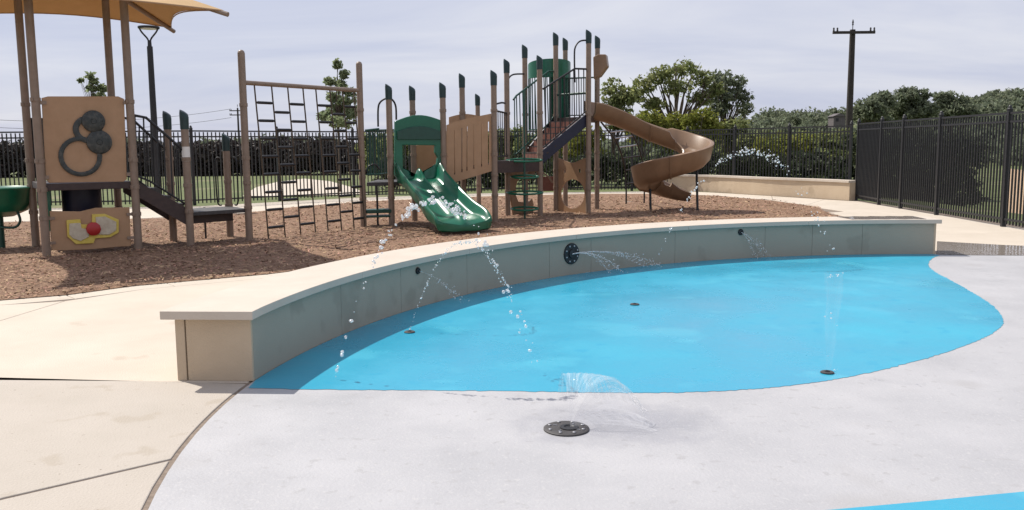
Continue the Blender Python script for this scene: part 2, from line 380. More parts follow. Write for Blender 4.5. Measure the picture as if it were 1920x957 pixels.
# upper-left apron up to the strip along the mulch; a crossing joint splits it
cpt = G(120, 565); cp2 = G(0, 600)
dxy = (Vector(cp2.xy)-Vector(cpt.xy)).normalized(); e1 = Vector(cpt.xy); kk = ((j1e[1]-e1.y)/dxy.y); e2 = e1+dxy*kk
idx = min(range(len(curb_in)), key=lambda i: (Vector(curb_in[i])-e1).length)
ringC = ring2(J, AJ1-0.0015, A1-0.02, 50)
right_curb = [p for p in curb_in if p[0] > e1.x+0.05]
slab([(ringC[0][0], ringC[0][1]+g)]+ringC[1:]+[(ringC[-1][0]+0.02, 14.6)]+[p for p in reversed(right_curb) if p[0] < ringC[-1][0]-0.3]+[(e1.x+g, e1.y)]+[(e2.x+g, j1L.y+g)])
left_curb = [p for p in curb_in if p[0] < e1.x-0.05]
slab([(e1.x, e1.y)]+list(reversed(left_curb))+[(-9.6, 6.0), (-9.6, j1e[1]+g), (e2.x, j1L.y+g)])
# curb strip in lengths
full = []
for i in range(len(mnear)-1):
    for k in range(6):
        t = k/6; full.append(((lerp(mnear[i][0], mnear[i+1][0], t), lerp(mnear[i][1], mnear[i+1][1], t)), (lerp(curb_in[i][0], curb_in[i+1][0], t), lerp(curb_in[i][1], curb_in[i+1][1], t))))
CH = 9
for i in range(0, len(full)-CH, CH):
    seg = full[i:i+CH+1]
    a = [q[0] for q in seg]; b = [q[1] for q in seg]
    sh = 0.012
    def tow(p, q, d): v = (Vector(q)-Vector(p)); return tuple(Vector(p)+v.normalized()*d)
    a[0] = tow(a[0], a[1], 0.004); a[-1] = tow(a[-1], a[-2], 0.004); b[0] = tow(b[0], b[1], 0.004); b[-1] = tow(b[-1], b[-2], 0.004)
    b = [tuple(Vector(q).lerp(Vector(p), 0.03)) for p, q in zip(a, b)]
    slab(a+list(reversed(b)))
# right-hand deck, split by a joint seen right of the wall
jr1, jr2 = G(1757, 441), G(1920, 436)
jrd = Vector((jr2.x-jr1.x, jr2.y-jr1.y)).normalized(); jra = Vector(jr1.xy)-jrd*0.9; jrb = Vector(jr1.xy)+jrd*2.72
RGT = 8.95
xs0 = ringC[-1][0]+0.035
ringD = [q_ for q_ in ring2(J, A1-0.02, -0.3, 60) if q_[0] < RGT-0.03]
jy = lambda x: jr1.y+(x-jr1.x)*jrd.y/jrd.x
near_r = [(xs0, ringD[0][1])]+ringD[1:]+[(RGT, ringD[-1][1]), (RGT, jy(RGT)-g), (xs0, jy(xs0)-g)]
slab(near_r)
rc = [(5.3, 14.95), (6.2, 16.2), (6.95, 17.9)]+[p for p in mfar[:4]]
slab([(xs0, jy(xs0)), (RGT, jy(RGT)), (RGT, 19.0)]+[(7.4, 19.55)]+[(6.98, 19.3), (6.9, 17.9), (6.3, 16.3), (5.2, 14.85), (xs0, 14.72)])
slab([(RGT, 19.02), (RGT+0.1, 23.0), (8.5, 23.9), (7.2, 21.6), (7.42, 19.57)])
# back path in slabs between mulch and fence
pback = [(8.5, 23.9), (7.6, 25.7), (6.6, 27.5), (5.5, 29.0), (4.0, 28.9), (1.5, 28.8), (-1.0, 28.5), (-3.0, 27.5), (-4.8, 26.5), (-6.6, 24.9), (-8.3, 23.2), (-11, 22.9), (-14.8, 22.7)]
pfront = [(7.2, 21.6), (6.93, 23.3), (6.35, 24.9), (5.5, 26.3), (4.4, 27.05), (2.3, 27.4), (-0.5, 26.6), (-2.3, 25.6), (-3.8, 24.75), (-5.3, 23.0), (-6.2, 20.7), (-8.4, 19.1), (-14.8, 18.0)]
for i in range(len(pback)-1):
    a, b, c, d = Vector(pback[i]), Vector(pback[i+1]), Vector(pfront[i+1]), Vector(pfront[i])
    k = 0.006
    slab([a.lerp(b, k), b.lerp(a, k), c.lerp(d, 0).lerp(c.lerp(d, 0), 0).lerp(d, k), d.lerp(c, k)])
# splash pad and its painted blue shape
padpts = ring2(0.0, 0.0, 2*math.pi, 120)[:-1]
def rp_full(a): return rw(A0) if a > A0 else (rw(A1) if a < A1 else rw(a))
padpts = [(CX+rp_full(a)*math.cos(a), CY+rp_full(a)*math.sin(a)) for a in [i*2*math.pi/160 for i in range(160)]]
padpts = [(x, max(y, -3.5)) for x, y in padpts]
tag(flat('splash_pad', padpts, -0.001, 'pad'), kind='structure')
bpx = [(466, 728), (600, 731), (760, 732), (900, 733), (1020, 735), (1100, 736.5), (1180, 737), (1260, 736.5), (1340, 734), (1420, 729.5), (1500, 721.5), (1570, 711), (1640, 697), (1700, 682), (1755, 667), (1800, 652), (1838, 637), (1862, 625), (1877, 613), (1881, 604), (1879, 595), (1870, 582), (1855, 569), (1835, 556), (1810, 541), (1780, 524.5), (1758, 513), (1745, 504), (1741, 497), (1743, 490), (1751, 483.5), (1762, 478.8)]
blue = [G(*p) for p in bpx]; blue = smooth_path(blue, 4)
blue = smooth_path(blue, 3); blue = [(p.x+random.gauss(0, 0.004), p.y+random.gauss(0, 0.005)) for p in blue]+[(wp(a, -0.006).x, wp(a, -0.006).y) for a in np.linspace(A1+0.0, A0, 60)]
tag(flat('blue_pool_paint', blue, 0.0012, 'blue'), kind='structure')
b2 = [G(*p) for p in ((1530, 959), (1640, 949), (1750, 939), (1840, 930), (1935, 921))]
b2 = [(p.x, p.y) for p in b2]+[(3.2, 3.3), (3.4, 1.2), (1.4, 0.9), (0.9, 2.6)]
tag(flat('blue_pool_paint', b2, 0.0012, 'blue'), kind='structure')
# wet film beyond the far end of the wall
pd = [G(*p) for p in ((1756, 477.5), (1830, 479), (1960, 479.5), (1960, 463), (1880, 460), (1800, 455.5), (1757, 453))]
tag(flat('puddle', [(p.x, p.y) for p in pd], 0.004, 'puddle'), kind='structure')

# ------------------------------------------------------------------ mulch
mpoly = mnear+mfar
mp_np = np.array(mpoly)
def inside(pts):
    x, y = pts[:, 0], pts[:, 1]; c = np.zeros(len(pts), bool); j = len(mp_np)-1
    for i in range(len(mp_np)):
        xi, yi = mp_np[i]; xj, yj = mp_np[j]
        c ^= ((yi > y) != (yj > y)) & (x < (xj-xi)*(y-yi)/(yj-yi+1e-12)+xi); j = i
    return c
def mz(x, y):
    return 0.014+0.018*np.sin(x*1.7+y*0.9)*np.sin(y*1.3-x*0.4)+0.008*np.sin(x*5.1+1)*np.sin(y*4.3)
mo = flat('mulch_bed', mpoly, 0.0, 'mulch'); tag(mo, kind='structure')
import bmesh
bm = bmesh.new(); bm.from_mesh(mo.data); bmesh.ops.triangulate(bm, faces=bm.faces)
bmesh.ops.subdivide_edges(bm, edges=[e for e in bm.edges if e.calc_length() > 1.2], cuts=5, use_grid_fill=True)
for v in bm.verts: v.co.z = 0.006 if v.is_boundary else float(mz(v.co.x, v.co.y))
bm.to_mesh(mo.data); bm.free(); mo.data.shade_smooth()
NCH = 120000
yy = 6.0+(rng.random(NCH)**1.9)*20; xx = rng.uniform(-1, 1, NCH)*0.64*yy
pts = np.c_[xx, yy]; keep = inside(pts); pts = pts[keep]; n = len(pts)
ln = rng.uniform(0.010, 0.034, n)*(0.6+pts[:, 1]/34); wd = ln*rng.uniform(0.22, 0.45, n); th = rng.uniform(0, 2*np.pi, n); ti = rng.normal(0, 0.22, n)
ax = np.c_[np.cos(th)*np.cos(ti), np.sin(th)*np.cos(ti), np.sin(ti)]; bx = np.c_[-np.sin(th), np.cos(th), rng.normal(0, 0.25, n)]
cz = mz(pts[:, 0], pts[:, 1])+0.006+rng.random(n)*0.012
c = np.c_[pts, np.maximum(cz, 0.012)]
q = np.stack([c-ax*ln[:, None]-bx*wd[:, None], c+ax*ln[:, None]-bx*wd[:, None]*0.6, c+ax*ln[:, None]+bx*wd[:, None], c-ax*ln[:, None]+bx*wd[:, None]*0.7], 1).reshape(-1, 3)
tag(fan_build('wood_chips', q, np.arange(4*n).reshape(-1, 4), 'chip'), 'loose reddish brown wood chips covering the play area', 'wood chips', kind='stuff')

# ------------------------------------------------------------------ curved seat wall of the splash pad
WH, CT = 0.475, 0.055; TH = 0.50
wall = thing('seat_wall', wp(A0, TH/2), 'long curved cream seat wall with flat cap edging the blue splash pad', 'wall')
core = MB()
asamp = np.linspace(A0-0.004, A1+0.004, 70)
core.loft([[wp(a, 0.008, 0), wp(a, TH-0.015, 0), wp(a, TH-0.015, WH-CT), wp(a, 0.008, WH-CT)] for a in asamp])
core.build('core', 'darkstucco', wall)
def a_of_px(px, z=0.2):
    best = min(np.linspace(A0, A1, 900), key=lambda a: abs(PR(wp(a, 0, z))[0]-px)); return float(best)
joints = [A0]+[a_of_px(x) for x in (640, 752, 875, 1030, 1108, 1265, 1435, 1523, 1617)]+[A1]
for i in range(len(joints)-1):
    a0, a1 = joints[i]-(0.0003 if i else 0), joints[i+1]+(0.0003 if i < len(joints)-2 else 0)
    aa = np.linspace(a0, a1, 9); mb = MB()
    mb.loft([[wp(a, 0.0, 0.0), wp(a, 0.03, 0.0), wp(a, 0.03, WH-CT-0.003), wp(a, 0.0, WH-CT-0.003)] for a in aa]); mb.build('face_panel', 'darkstucco', wall)
back = MB(); back.loft([[wp(a, TH-0.02, 0.0), wp(a, TH, 0.0), wp(a, TH, WH-CT-0.003), wp(a, TH-0.02, WH-CT-0.003)] for a in np.linspace(A0-0.003, A1+0.003, 60)]); back.build('back_face', 'stucco', wall)
def endface(a, sgn):
    t = Vector((-math.sin(a), math.cos(a), 0))*sgn
    f0, f1 = wp(a, 0.0), wp(a, TH)
    u = (f1-f0).normalized(); zt = WH-CT-0.003
    mb = MB(); p0, p1 = f0, f1-u*0.065
    mb.prism([p0, p1, p1+Vector((0, 0, zt)), p0+Vector((0, 0, zt))], t*0.028); mb.build('end_panel', 'stucco', wall, bevel=0.003)
    mb = MB(); p0, p1 = f1-u*0.058, f1+u*0.004
    mb.prism([p0, p1, p1+Vector((0, 0, zt)), p0+Vector((0, 0, zt))], t*0.034); mb.build('corner_strip', 'stucco', wall, bevel=0.003)
endface(A0, 1); endface(A1, -1)
capj = np.linspace(A0+0.016, A1-0.012, 7)
for i in range(6):
    aa = np.linspace(capj[i]-(0.0002 if i else 0), capj[i+1]+(0.0002 if i < 5 else 0), 12)
    def cp(a, dr, z): r = rw(a)+dr; return Vector((CX+r*math.cos(a), CY+r*math.sin(a), z))
    mb = MB(); mb.loft([[cp(a, -0.045, WH-CT), cp(a, TH+0.06, WH-CT), cp(a, TH+0.06, WH), cp(a, -0.045, WH)] for a in aa]); mb.build('cap_slab', 'cap', wall, bevel=0.004)
def face_at(px, py):
    best = None
    for a in np.linspace(A0, A1, 600):
        z = Zat(wp(a), py); d = abs(PR(wp(a, 0, z))[0]-px)
        if best is None or d < best[0]: best = (d, a, z)
    return best[1], best[2]
def inward(a): return Vector((-math.cos(a), -math.sin(a), 0))
NOZ = {}
for key, px, py, r in (('a', 783, 508, 0.033), ('b', 1388, 435.5, 0.040), ('big', 1070, 476, 0.125)):
    a, z = face_at(px, py); c = wp(a, 0, z); nrm = inward(a); NOZ[key] = (c, nrm)
    if key != 'big':
        mb = MB(); mb.lathe([(r, -0.01), (r, 0.012), (r*0.8, 0.02), (r*0.45, 0.02), (r*0.4, 0.006)], c, 18, nrm); mb.build('wall_nozzle', 'blackm', wall, smooth=40)
    else:
        mb = MB(); mb.lathe([(r, -0.01), (r, 0.010), (r*0.96, 0.016), (r*0.45, 0.016), (r*0.42, 0.03), (r*0.2, 0.032)], c, 28, nrm)
        fl = mb.build('nozzle_flange', 'blackm', wall, smooth=40)
        tx = Vector((-nrm.y, nrm.x, 0))
        for k in range(8):
            an = R(22.5+45*k); b = MB(); b.lathe([(0.011, 0.012), (0.011, 0.021), (0.006, 0.024)], c+tx*math.cos(an)*r*0.76+Vector((0, 0, math.sin(an)*r*0.76)), 8, nrm); b.build('bolt', 'steel', fl)

# ------------------------------------------------------------------ ground nozzles
def small_nozzle(px, py, label):
    p = G(px, py); t = thing('ground_nozzle', (p.x, p.y, 0.003), label, 'nozzle', 'small nozzles set in the blue paint')
    mb = MB(); mb.lathe([(0.044, 0.0), (0.044, 0.006), (0.036, 0.010), (0.018, 0.009)], t.location, 20); mb.build('collar', 'dgrey', t, smooth=40)
    mb = MB(); mb.lathe([(0.017, 0.004), (0.017, 0.013), (0.010, 0.015), (0.008, 0.011)], t.location, 14); mb.build('orifice', 'blackm', t, smooth=40)
small_nozzle(768, 624, 'small black ground nozzle in the shadow line of the curved wall with a rising jet')
small_nozzle(1190, 572, 'small black ground nozzle alone in the middle of the blue paint')
small_nozzle(1551, 700, 'small black ground nozzle by the blue edge under a faint upright plume')
p = G(1062, 805); NB = Vector((p.x, p.y, 0))
t = thing('ground_spray_plate', NB, 'large round dark spray plate with bolts and slots in the pale grey pad', 'spray plate')
mb = MB(); mb.lathe([(0.122, -0.01), (0.122, 0.006), (0.117, 0.009), (0.05, 0.009)], NB, 36); mb.build('plate', 'dgrey', t, smooth=40)
mb = MB(); mb.lathe([(0.05, 0.004), (0.05, 0.014), (0.03, 0.016), (0.024, 0.010)], NB+Vector((0.015, 0, 0)), 22); mb.build('spray_head', 'blackm', t, smooth=40)
for k in range(8):
    an = R(22+45*k); c = NB+Vector((math.cos(an)*0.095, math.sin(an)*0.095, 0)); mb = MB(); mb.lathe([(0.009, 0.006), (0.009, 0.014), (0.005, 0.016)], c, 8); mb.build('bolt', 'steel', t)
for k in range(4):
    an = R(45+90*k); c = NB+Vector((math.cos(an+0.2)*0.07, math.sin(an+0.2)*0.07, 0.0105)); mb = MB(); mb.box(c, (0.028, 0.006, 0.004), an+0.2); mb.build('slot', 'steel', t)

# ------------------------------------------------------------------ water
_th = np.linspace(0, np.pi, 6); _ph = np.linspace(0, 2*np.pi, 9)[:-1]
SV = np.array([(math.sin(t)*math.cos(f), math.sin(t)*math.sin(f), math.cos(t)) for t in _th for f in _ph]); SF = np.array([(i*8+k, i*8+(k+1) % 8, (i+1)*8+(k+1) % 8, (i+1)*8+k) for i in range(5) for k in range(8)])
def droplets(name, centres, radii, label, group=None, stretch=None):
    n = len(centres); c = np.array([tuple(x) for x in centres]); r = np.array(radii)
    sc = rng.uniform(0.75, 1.25, (n, 1, 3)); vs_ = (SV[None]*sc*r[:, None, None]+c[:, None]).reshape(-1, 3)
    vs_ += rng.normal(0, 0.05, vs_.shape)*np.repeat(r, len(SV))[:, None]
    fs_ = (SF[None]+(np.arange(n)*len(SV))[:, None, None]).reshape(-1, 4)
    return tag(fan_build(name, vs_, fs_, 'drop', smooth=True), label, 'water jet', group, 'stuff')
def arc(p0, p1, h, t): p = p0.lerp(p1, t); return Vector((p.x, p.y, lerp(p0.z, p1.z, t)+4*h*t*(1-t)))
def arc_jet(p0, p1, h, n, rad_, spread, label, gaps=(), t0=0.0, t1=1.0, apex=0.0):
    cs, rs = [], []
    while len(cs) < n:
        t = t0+(t1-t0)*random.random()
        if apex and random.random() < apex: t = 0.5+random.gauss(0, 0.10)
        if any(a < t < b for a, b in gaps): continue
        s = spread*(0.15+1.2*min(t, 1.0)); p = arc(p0, p1, h, t)
        cs.append(p+Vector((random.gauss(0, s), random.gauss(0, s), random.gauss(0, s)))); rs.append((0.28+0.72*random.random()**1.5)*rad_)
    return droplets('water_jet', cs, rs, label, 'droplet arcs over the splash pad')
arc_jet(G(627, 712), G(1006, 700), 1.16, 170, 0.0135, 0.019, 'tall arc of big water droplets passing before the green slide', gaps=((0.66, 0.69), (0.80, 0.84)), apex=0.30)
arc_jet(G(768, 622), G(975, 605), 0.72, 200, 0.008, 0.013, 'low arc of droplets rising from the nozzle by the wall shadow', t1=0.92)
arc_jet(G(1226, 501), G(1566, 492), 1.42, 210, 0.0125, 0.03, 'distant droplet arc passing before the spiral slide foot and far fence', gaps=((0.10, 0.14),), apex=0.50, t1=0.97)
def stream_jet(origin, targets, label, lift=0.06, w0=0.0035, drop=26, rr=0.007):
    mb_c, mb_r = [], []
    for tg in targets:
        L_ = (tg-origin).length
        for k in range(70):
            t = k/70; mb_c.append(arc(origin, tg, lift, t)+Vector([random.gauss(0, 0.0015+0.012*t*t) for _ in range(3)])); mb_r.append(w0*(1+1.3*random.random()))
        for k in range(drop):
            t = random.uniform(0.45, 1.02); mb_c.append(arc(origin, tg, lift, min(t, 1))+Vector([random.gauss(0, 0.03*t) for _ in range(3)])+Vector((0, 0, 0.01))); mb_r.append(rr*random.uniform(0.4, 1))
    return droplets('water_jet', mb_c, mb_r, label, 'streams from wall nozzles')
o, nrm = NOZ['big']; o = o+nrm*0.03
stream_jet(o, [G(1147, 513), G(1168, 512), G(1212, 502), G(1228, 501), G(1243, 500)], 'five thin water streams fanning out of the large black wall flange', lift=0.09)
o, nrm = NOZ['b']; stream_jet(o+nrm*0.02, [G(1418, 486), G(1434, 485), G(1444, 483)], 'short broken stream spilling from the wall nozzle near the far end', lift=0.05, w0=0.002, drop=16, rr=0.008)
o, nrm = NOZ['a']; stream_jet(o+nrm*0.02, [G(868, 569)], 'thin scattered stream from the small wall nozzle by the near end', lift=0.05, w0=0.0016, drop=34, rr=0.008)
_t = M['pad'].node_tree; _b = _t.nodes['Principled BSDF']
def padwet(cx_, cy_, rx, ry):                                   # damp ground round the plate, fading out unevenly
    n_ = _t.nodes; l_ = _t.links; co = n_.new('ShaderNodeTexCoord'); mp = n_.new('ShaderNodeMapping'); mp.vector_type = 'POINT'
    mp.inputs['Location'].default_value = (-cx_/rx, -cy_/ry, 0); mp.inputs['Scale'].default_value = (1/rx, 1/ry, 0); l_.new(co.outputs['Object'], mp.inputs[0])
    le = n_.new('ShaderNodeVectorMath'); le.operation = 'LENGTH'; l_.new(mp.outputs[0], le.inputs[0])
    no = n_.new('ShaderNodeTexNoise'); no.inputs['Scale'].default_value = 7; no.inputs['Detail'].default_value = 5; l_.new(co.outputs['Object'], no.inputs['Vector'])
    ad = n_.new('ShaderNodeMath'); ad.operation = 'ADD'; l_.new(le.outputs['Value'], ad.inputs[0]); l_.new(no.outputs['Fac'], ad.inputs[1])
    mr = n_.new('ShaderNodeMapRange'); mr.inputs['From Min'].default_value = 1.55; mr.inputs['From Max'].default_value = 0.9; l_.new(ad.outputs[0], mr.inputs['Value'])
    src = _b.inputs['Base Color'].links[0].from_socket; mx_ = n_.new('ShaderNodeMix'); mx_.data_type = 'RGBA'; mx_.blend_type = 'MULTIPLY'; l_.new(mr.outputs[0], mx_.inputs['Factor'])
    l_.new(src, mx_.inputs['A']); mx_.inputs['B'].default_value = (0.84, 0.84, 0.86, 1); l_.new(mx_.outputs['Result'], _b.inputs['Base Color'])
    rs = _b.inputs['Roughness'].links[0].from_socket; mf = n_.new('ShaderNodeMix'); mf.data_type = 'FLOAT'; l_.new(mr.outputs[0], mf.inputs['Factor']); l_.new(rs, mf.inputs['A']); mf.inputs['B'].default_value = 0.25; l_.new(mf.outputs['Result'], _b.inputs['Roughness'])
padwet(NB.x+0.28, NB.y+0.10, 0.62, 0.42)
# fan of water from the plate: a thin curved sheet breaking into drops
fan = []; NA, NR = 40, 16; base = NB+Vector((0.02, 0.0, 0.012))
for i in range(NA+1):
    th_ = R(-14+112*i/NA)
    reach = 0.36+0.09*math.cos(th_*0.9); reach *= 1+0.05*math.sin(i*2.1)
    d = Vector((math.cos(th_), math.sin(th_), 0)); hh = 0.235*(0.12+0.88*min(1.0, i/14))
    for j in range(NR+1):
        t_ = j/NR*(0.93+0.07*random.random()); q_ = base+d*reach*t_; fan.append(Vector((q_.x, q_.y, base.z+4*hh*t_*(1-t_*0.97))))
me_f = MB(); me_f.add(fan, [(i*(NR+1)+j, i*(NR+1)+j+1, (i+1)*(NR+1)+j+1, (i+1)*(NR+1)+j) for i in range(NA) for j in range(NR)])
fo = me_f.build('water_fan', 'spray', smooth=180); uv = fo.data.uv_layers.new(name='UVMap')
for lp in fo.data.loops: k = lp.vertex_index; uv.data[lp.index].uv = (k//(NR+1)/NA, (k % (NR+1))/NR)
tag(fo, 'clear fan shaped sheet of water spraying from the large ground plate', 'water spray')
# faint plume
pb = G(1553, 699); pt_h = Zat(pb, 512)-0.0
pl = MB(); rings_ = []
for j in range(13):
    t_ = j/12; rr_ = 0.012+0.045*t_**0.8; rings_.append([Vector((pb.x+0.02*t_+math.cos(a)*rr_*(1+0.2*math.sin(a*3+j)), pb.y+math.sin(a)*rr_, pt_h*t_)) for a in [k*math.pi/6 for k in range(12)]])
pl.loft(rings_, True, False); po = pl.build('water_plume', 'mist', smooth=180); uv = po.data.uv_layers.new(name='UVMap')
for lp in po.data.loops: k = lp.vertex_index; uv.data[lp.index].uv = ((k % 12)/12, k//12/12)
tag(po, 'faint upright column of misty water over the blue paint', 'water plume')
cs = [pb+Vector((random.gauss(0.02, 0.035), random.gauss(0, 0.03), pt_h*random.choice([0.95+0.05*random.random(), random.random()]))) for _ in range(16)]
droplets('water_jet', cs, [random.uniform(0.002, 0.006) for _ in cs], 'sparse tiny drops riding the faint upright plume', 'droplet arcs over the splash pad')

# ------------------------------------------------------------------ fences
def fence(name, pts, label, spacing, H=2.0, postgap=2.3, z0=0.0):
    pts = [Vector((p[0], p[1], z0)) for p in pts]; th_ = thing(name, pts[0], label, 'fence')
    pm_ = MB(); pm_.box((0, 0, (H-0.06)/2+0.03), (0.026, 0.026, H-0.10)); 
    def mesh_of(mb, nm, mt):
        o = mb.build(nm, mt); me = o.data; bpy.data.objects.remove(o); return me
    pick = mesh_of(pm_, 'picket', 'blackm')
    po_ = MB(); po_.box((0, 0, (H+0.04)/2), (0.07, 0.07, H+0.04)); po_.lathe([(0.05, H+0.04), (0.05, H+0.055), (0.034, H+0.07), (0.03, H+0.10), (0.012, H+0.125)], (0, 0, 0), 10)
    post_me = mesh_of(po_, 'post', 'blackm')
    o0 = pts[0]
    for a, b in zip(pts[:-1], pts[1:]):
        u = (b-a); Ln = u.length; u.normalize(); nb = max(1, round(Ln/postgap)); rz = math.atan2(u.y, u.x)
        for zr in (H-0.02, H-0.17, 0.14):
            mb = MB(); mb.box((a+b)/2+Vector((0, 0, zr)), (Ln-0.02, 0.035, 0.038), u=u); mb.build('rail', 'blackm', th_)
        for i in range(nb):
            o = linkobj('post', post_me, th_, a+u*(Ln*i/nb)-o0); o.rotation_euler.z = rz
        n = int(Ln/spacing)
        for i in range(1, n):
            d = Ln*i/n
            if min((d*nb/Ln) % 1, 1-(d*nb/Ln) % 1)*Ln/nb < 0.045: continue
            o = linkobj('picket', pick, th_, a+u*d-o0); o.rotation_euler.z = rz
    o = linkobj('post', post_me, th_, pts[-1]-o0); o.rotation_euler.z = rz
    return th_
FC = G(1598, 376)
fence('metal_fence', [(-16.5, 23.1), (-8.5, 23.6), (-4.8, 26.9), (-1.0, 28.9), (4.0, 29.3), (5.9, 29.7), (9.35, 24.4)], 'long black picket fence running behind the whole playground', 0.112)
fence('metal_fence', [(FC.x+0.1, FC.y), (9.02, 21.6), (8.98, 20.3), (8.9, 18.4), (8.8, 15.7), (8.7, 13.2), (8.6, 10.7)], 'black picket fence running along the deck beside the far end of the seat wall', 0.105, H=2.03, postgap=2.7)

# low wall behind the playground
sw = smooth_path([G(1235, 356.5), G(1330, 360), G(1430, 366.5), G(1520, 371.5), G(1592, 376.5)], 6)
w2 = thing('retaining_wall', sw[-1], 'low cream stucco wall with a flat cap in front of the far fence', 'wall')
def off2(i, d, z):
    a = sw[max(i-1, 0)]; b = sw[min(i+1, len(sw)-1)]; t = (b-a).normalized(); nn = Vector((-t.y, t.x, 0))
    if nn.y < 0: nn = -nn
    p = sw[i]+nn*d; return Vector((p.x, p.y, z))
mb = MB(); mb.loft([[off2(i, 0, 0), off2(i, 0.3, 0), off2(i, 0.3, 0.47), off2(i, 0, 0.47)] for i in range(len(sw))]); mb.build('body', 'stucco', w2)
mb = MB(); mb.loft([[off2(i, -0.04, 0.472), off2(i, 0.34, 0.472), off2(i, 0.34, 0.53), off2(i, -0.04, 0.53)] for i in range(len(sw))]); mb.build('cap_slab', 'cap', w2)
# pale path far behind the fence
fp = [G(*p_) for p_ in ((455, 366), (480, 350), (520, 340), (570, 334), (620, 339), (660, 350), (690, 362), (560, 366))]
tag(flat('far_path', [(p_.x, p_.y) for p_ in fp], -0.03, 'concrete'), kind='structure')

# ------------------------------------------------------------------ playground helpers
PR_ = 0.058
def post(th_, base, top, cap=True, r=PR_, m='browncoat', capdir=None):
    """tan tube with a slanted green cap"""
    base = Vector((base.x, base.y, -0.05)); mb = MB(); hc = 0.26 if cap else 0.0
    mb.tube([base, Vector((base.x, base.y, top-hc))], r, 14)
    if not cap: mb.lathe([(r, 0), (r*0.85, 0.03), (r*0.4, 0.05)], (base.x, base.y, top), 14)
    po = mb.build('post', m, th_, smooth=50)
    if cap:
        rings = []; cd_ = Vector((-0.9, 0.1, 0))
        for k, (rr, zz, tilt) in enumerate(((r+0.006, -hc-0.02, 0), (r+0.008, -hc*0.55, 0), (r+0.010, -0.06, 0.55), (r+0.002, 0.0, 0.75), (r*0.6, 0.008, 0.75))):
            ring_ = []
            for q in range(14):
                a = 2*math.pi*q/14; d = Vector((math.cos(a)*rr, math.sin(a)*rr, 0)); ring_.append(Vector((base.x, base.y, top+zz+d.dot(cd_)*tilt-0.03*min(tilt, 1)))+d)
            rings.append(ring_)
        mb = MB(); mb.loft(rings); mb.build('post_cap', 'capgreen', po, smooth=50)
    for zc_ in (0.55, 0.95, 1.35, 2.2):
        if zc_ < top-0.5:
            mb = MB(); mb.lathe([(r+0.001, -0.03), (r+0.010, -0.028), (r+0.010, 0.028), (r+0.001, 0.03)], (base.x, base.y, zc_), 12); mb.box((base.x, base.y-r-0.012, zc_), (0.03, 0.025, 0.04)); mb.build('clamp', m, po, smooth=40)
    return po
def gpost(th_, bx, by, ty, **k):
    b = G(bx, by); post(th_, b, Zat(b, ty), **k); return b
def deckpoly(th_, pts, z, name='deck', m='dbrown', t=0.09):
    mb = MB(); mb.prism([Vector((p.x, p.y, z)) for p in pts], (0, 0, -t)); return mb.build(name, m, th_, bevel=0.006)
def railing(th_, tops, bots, nbar, m='dgreen', r=0.014, name='railing', rb=None):
    """top and bottom rail through given points, upright bars between"""
    mb = MB(); mb.tube(tops, r*1.35, 8); mb.tube(bots, r, 8); ro = mb.build(name, m, th_, smooth=50)
    def along(pl, t):
        Ls = [(b-a).length for a, b in zip(pl[:-1], pl[1:])]; d = t*sum(Ls)
        for (a, b), l_ in zip(zip(pl[:-1], pl[1:]), Ls):
            if d <= l_+1e-9: return a.lerp(b, d/max(l_, 1e-9))
            d -= l_
        return pl[-1]
    for i in range(nbar):
        t = (i+0.5)/nbar if nbar > 1 else 0.5
        mb = MB(); mb.bar(along(tops, t), along(bots, t), rb or r*0.8, 6); mb.build('bar', m, ro)
    return ro
def panel(th_, poly, A, B, name, m, t=0.025, bevel=0.006, parent=None):
    """upright sheet: outline given in pixels on the plane A-B"""
    n = Vector((-(B.y-A.y), B.x-A.x, 0)).normalized()
    mb = MB(); mb.prism([V(px, py, A, B) for px, py in poly], n*t); return mb.build(name, m, parent or th_, bevel=bevel)

# ------------------------------------------------------------------ shade-roofed play tower (left)
FL, FR, BL = G(88, 482), G(260, 470), G(68, 464); BR = FR+(BL-FL)
ts = thing('play_tower', (FL+BR)/2, 'tan play tower with a gear panel and yellow toy panel under the shade roof', 'play tower')
ctr = (FL+BR)/2; HS = 1.77; ROT = R(32)
u_ = Vector((math.cos(ROT), math.sin(ROT), 0)); v_ = Vector((-math.sin(ROT), math.cos(ROT), 0))
ctr = (FL+FR+BL+BR)/4
EZ, PZ = 3.50, 4.30
for q in (FL, FR, BL, BR):
    d = max(abs((q-ctr).dot(u_)), abs((q-ctr).dot(v_))); zt = EZ+(PZ-EZ)*(1-d/HS)-0.10
    post(ts, q, zt, cap=False)
# canopy: four facets with sagging edges, hip tubes below
cor = [ctr+u_*HS*sx+v_*HS*sy for sx, sy in ((1, -1), (1, 1), (-1, 1), (-1, -1))]; apx = Vector((ctr.x, ctr.y, PZ))
cor = [Vector((c_.x, c_.y, z_)) for c_, z_ in zip(cor, (3.45, 3.62, 3.58, 3.42))]
fv = []; NS = 14
mb = MB()
for k in range(4):
    a, b = cor[k], cor[(k+1) % 4]; rings = []
    for i in range(NS+1):
        s = i/NS; e = a.lerp(b, s); sag = 4*s*(1-s)
        e = e.lerp(Vector((apx.x, apx.y, e.z)), 0.13*sag)+Vector((0, 0, 0.10*sag))
        rings.append([e.lerp(apx, j/8)+Vector((0, 0, -0.05*sag*math.sin(j/8*math.pi))) for j in range(9)])
    rr2 = rings
    mb.loft([list(r_)+[p_+Vector((0, 0, 0.006)) for p_ in reversed(r_)] for r_ in rr2])
cano = mb.build('shade_canopy', 'fabric', ts, smooth=60)
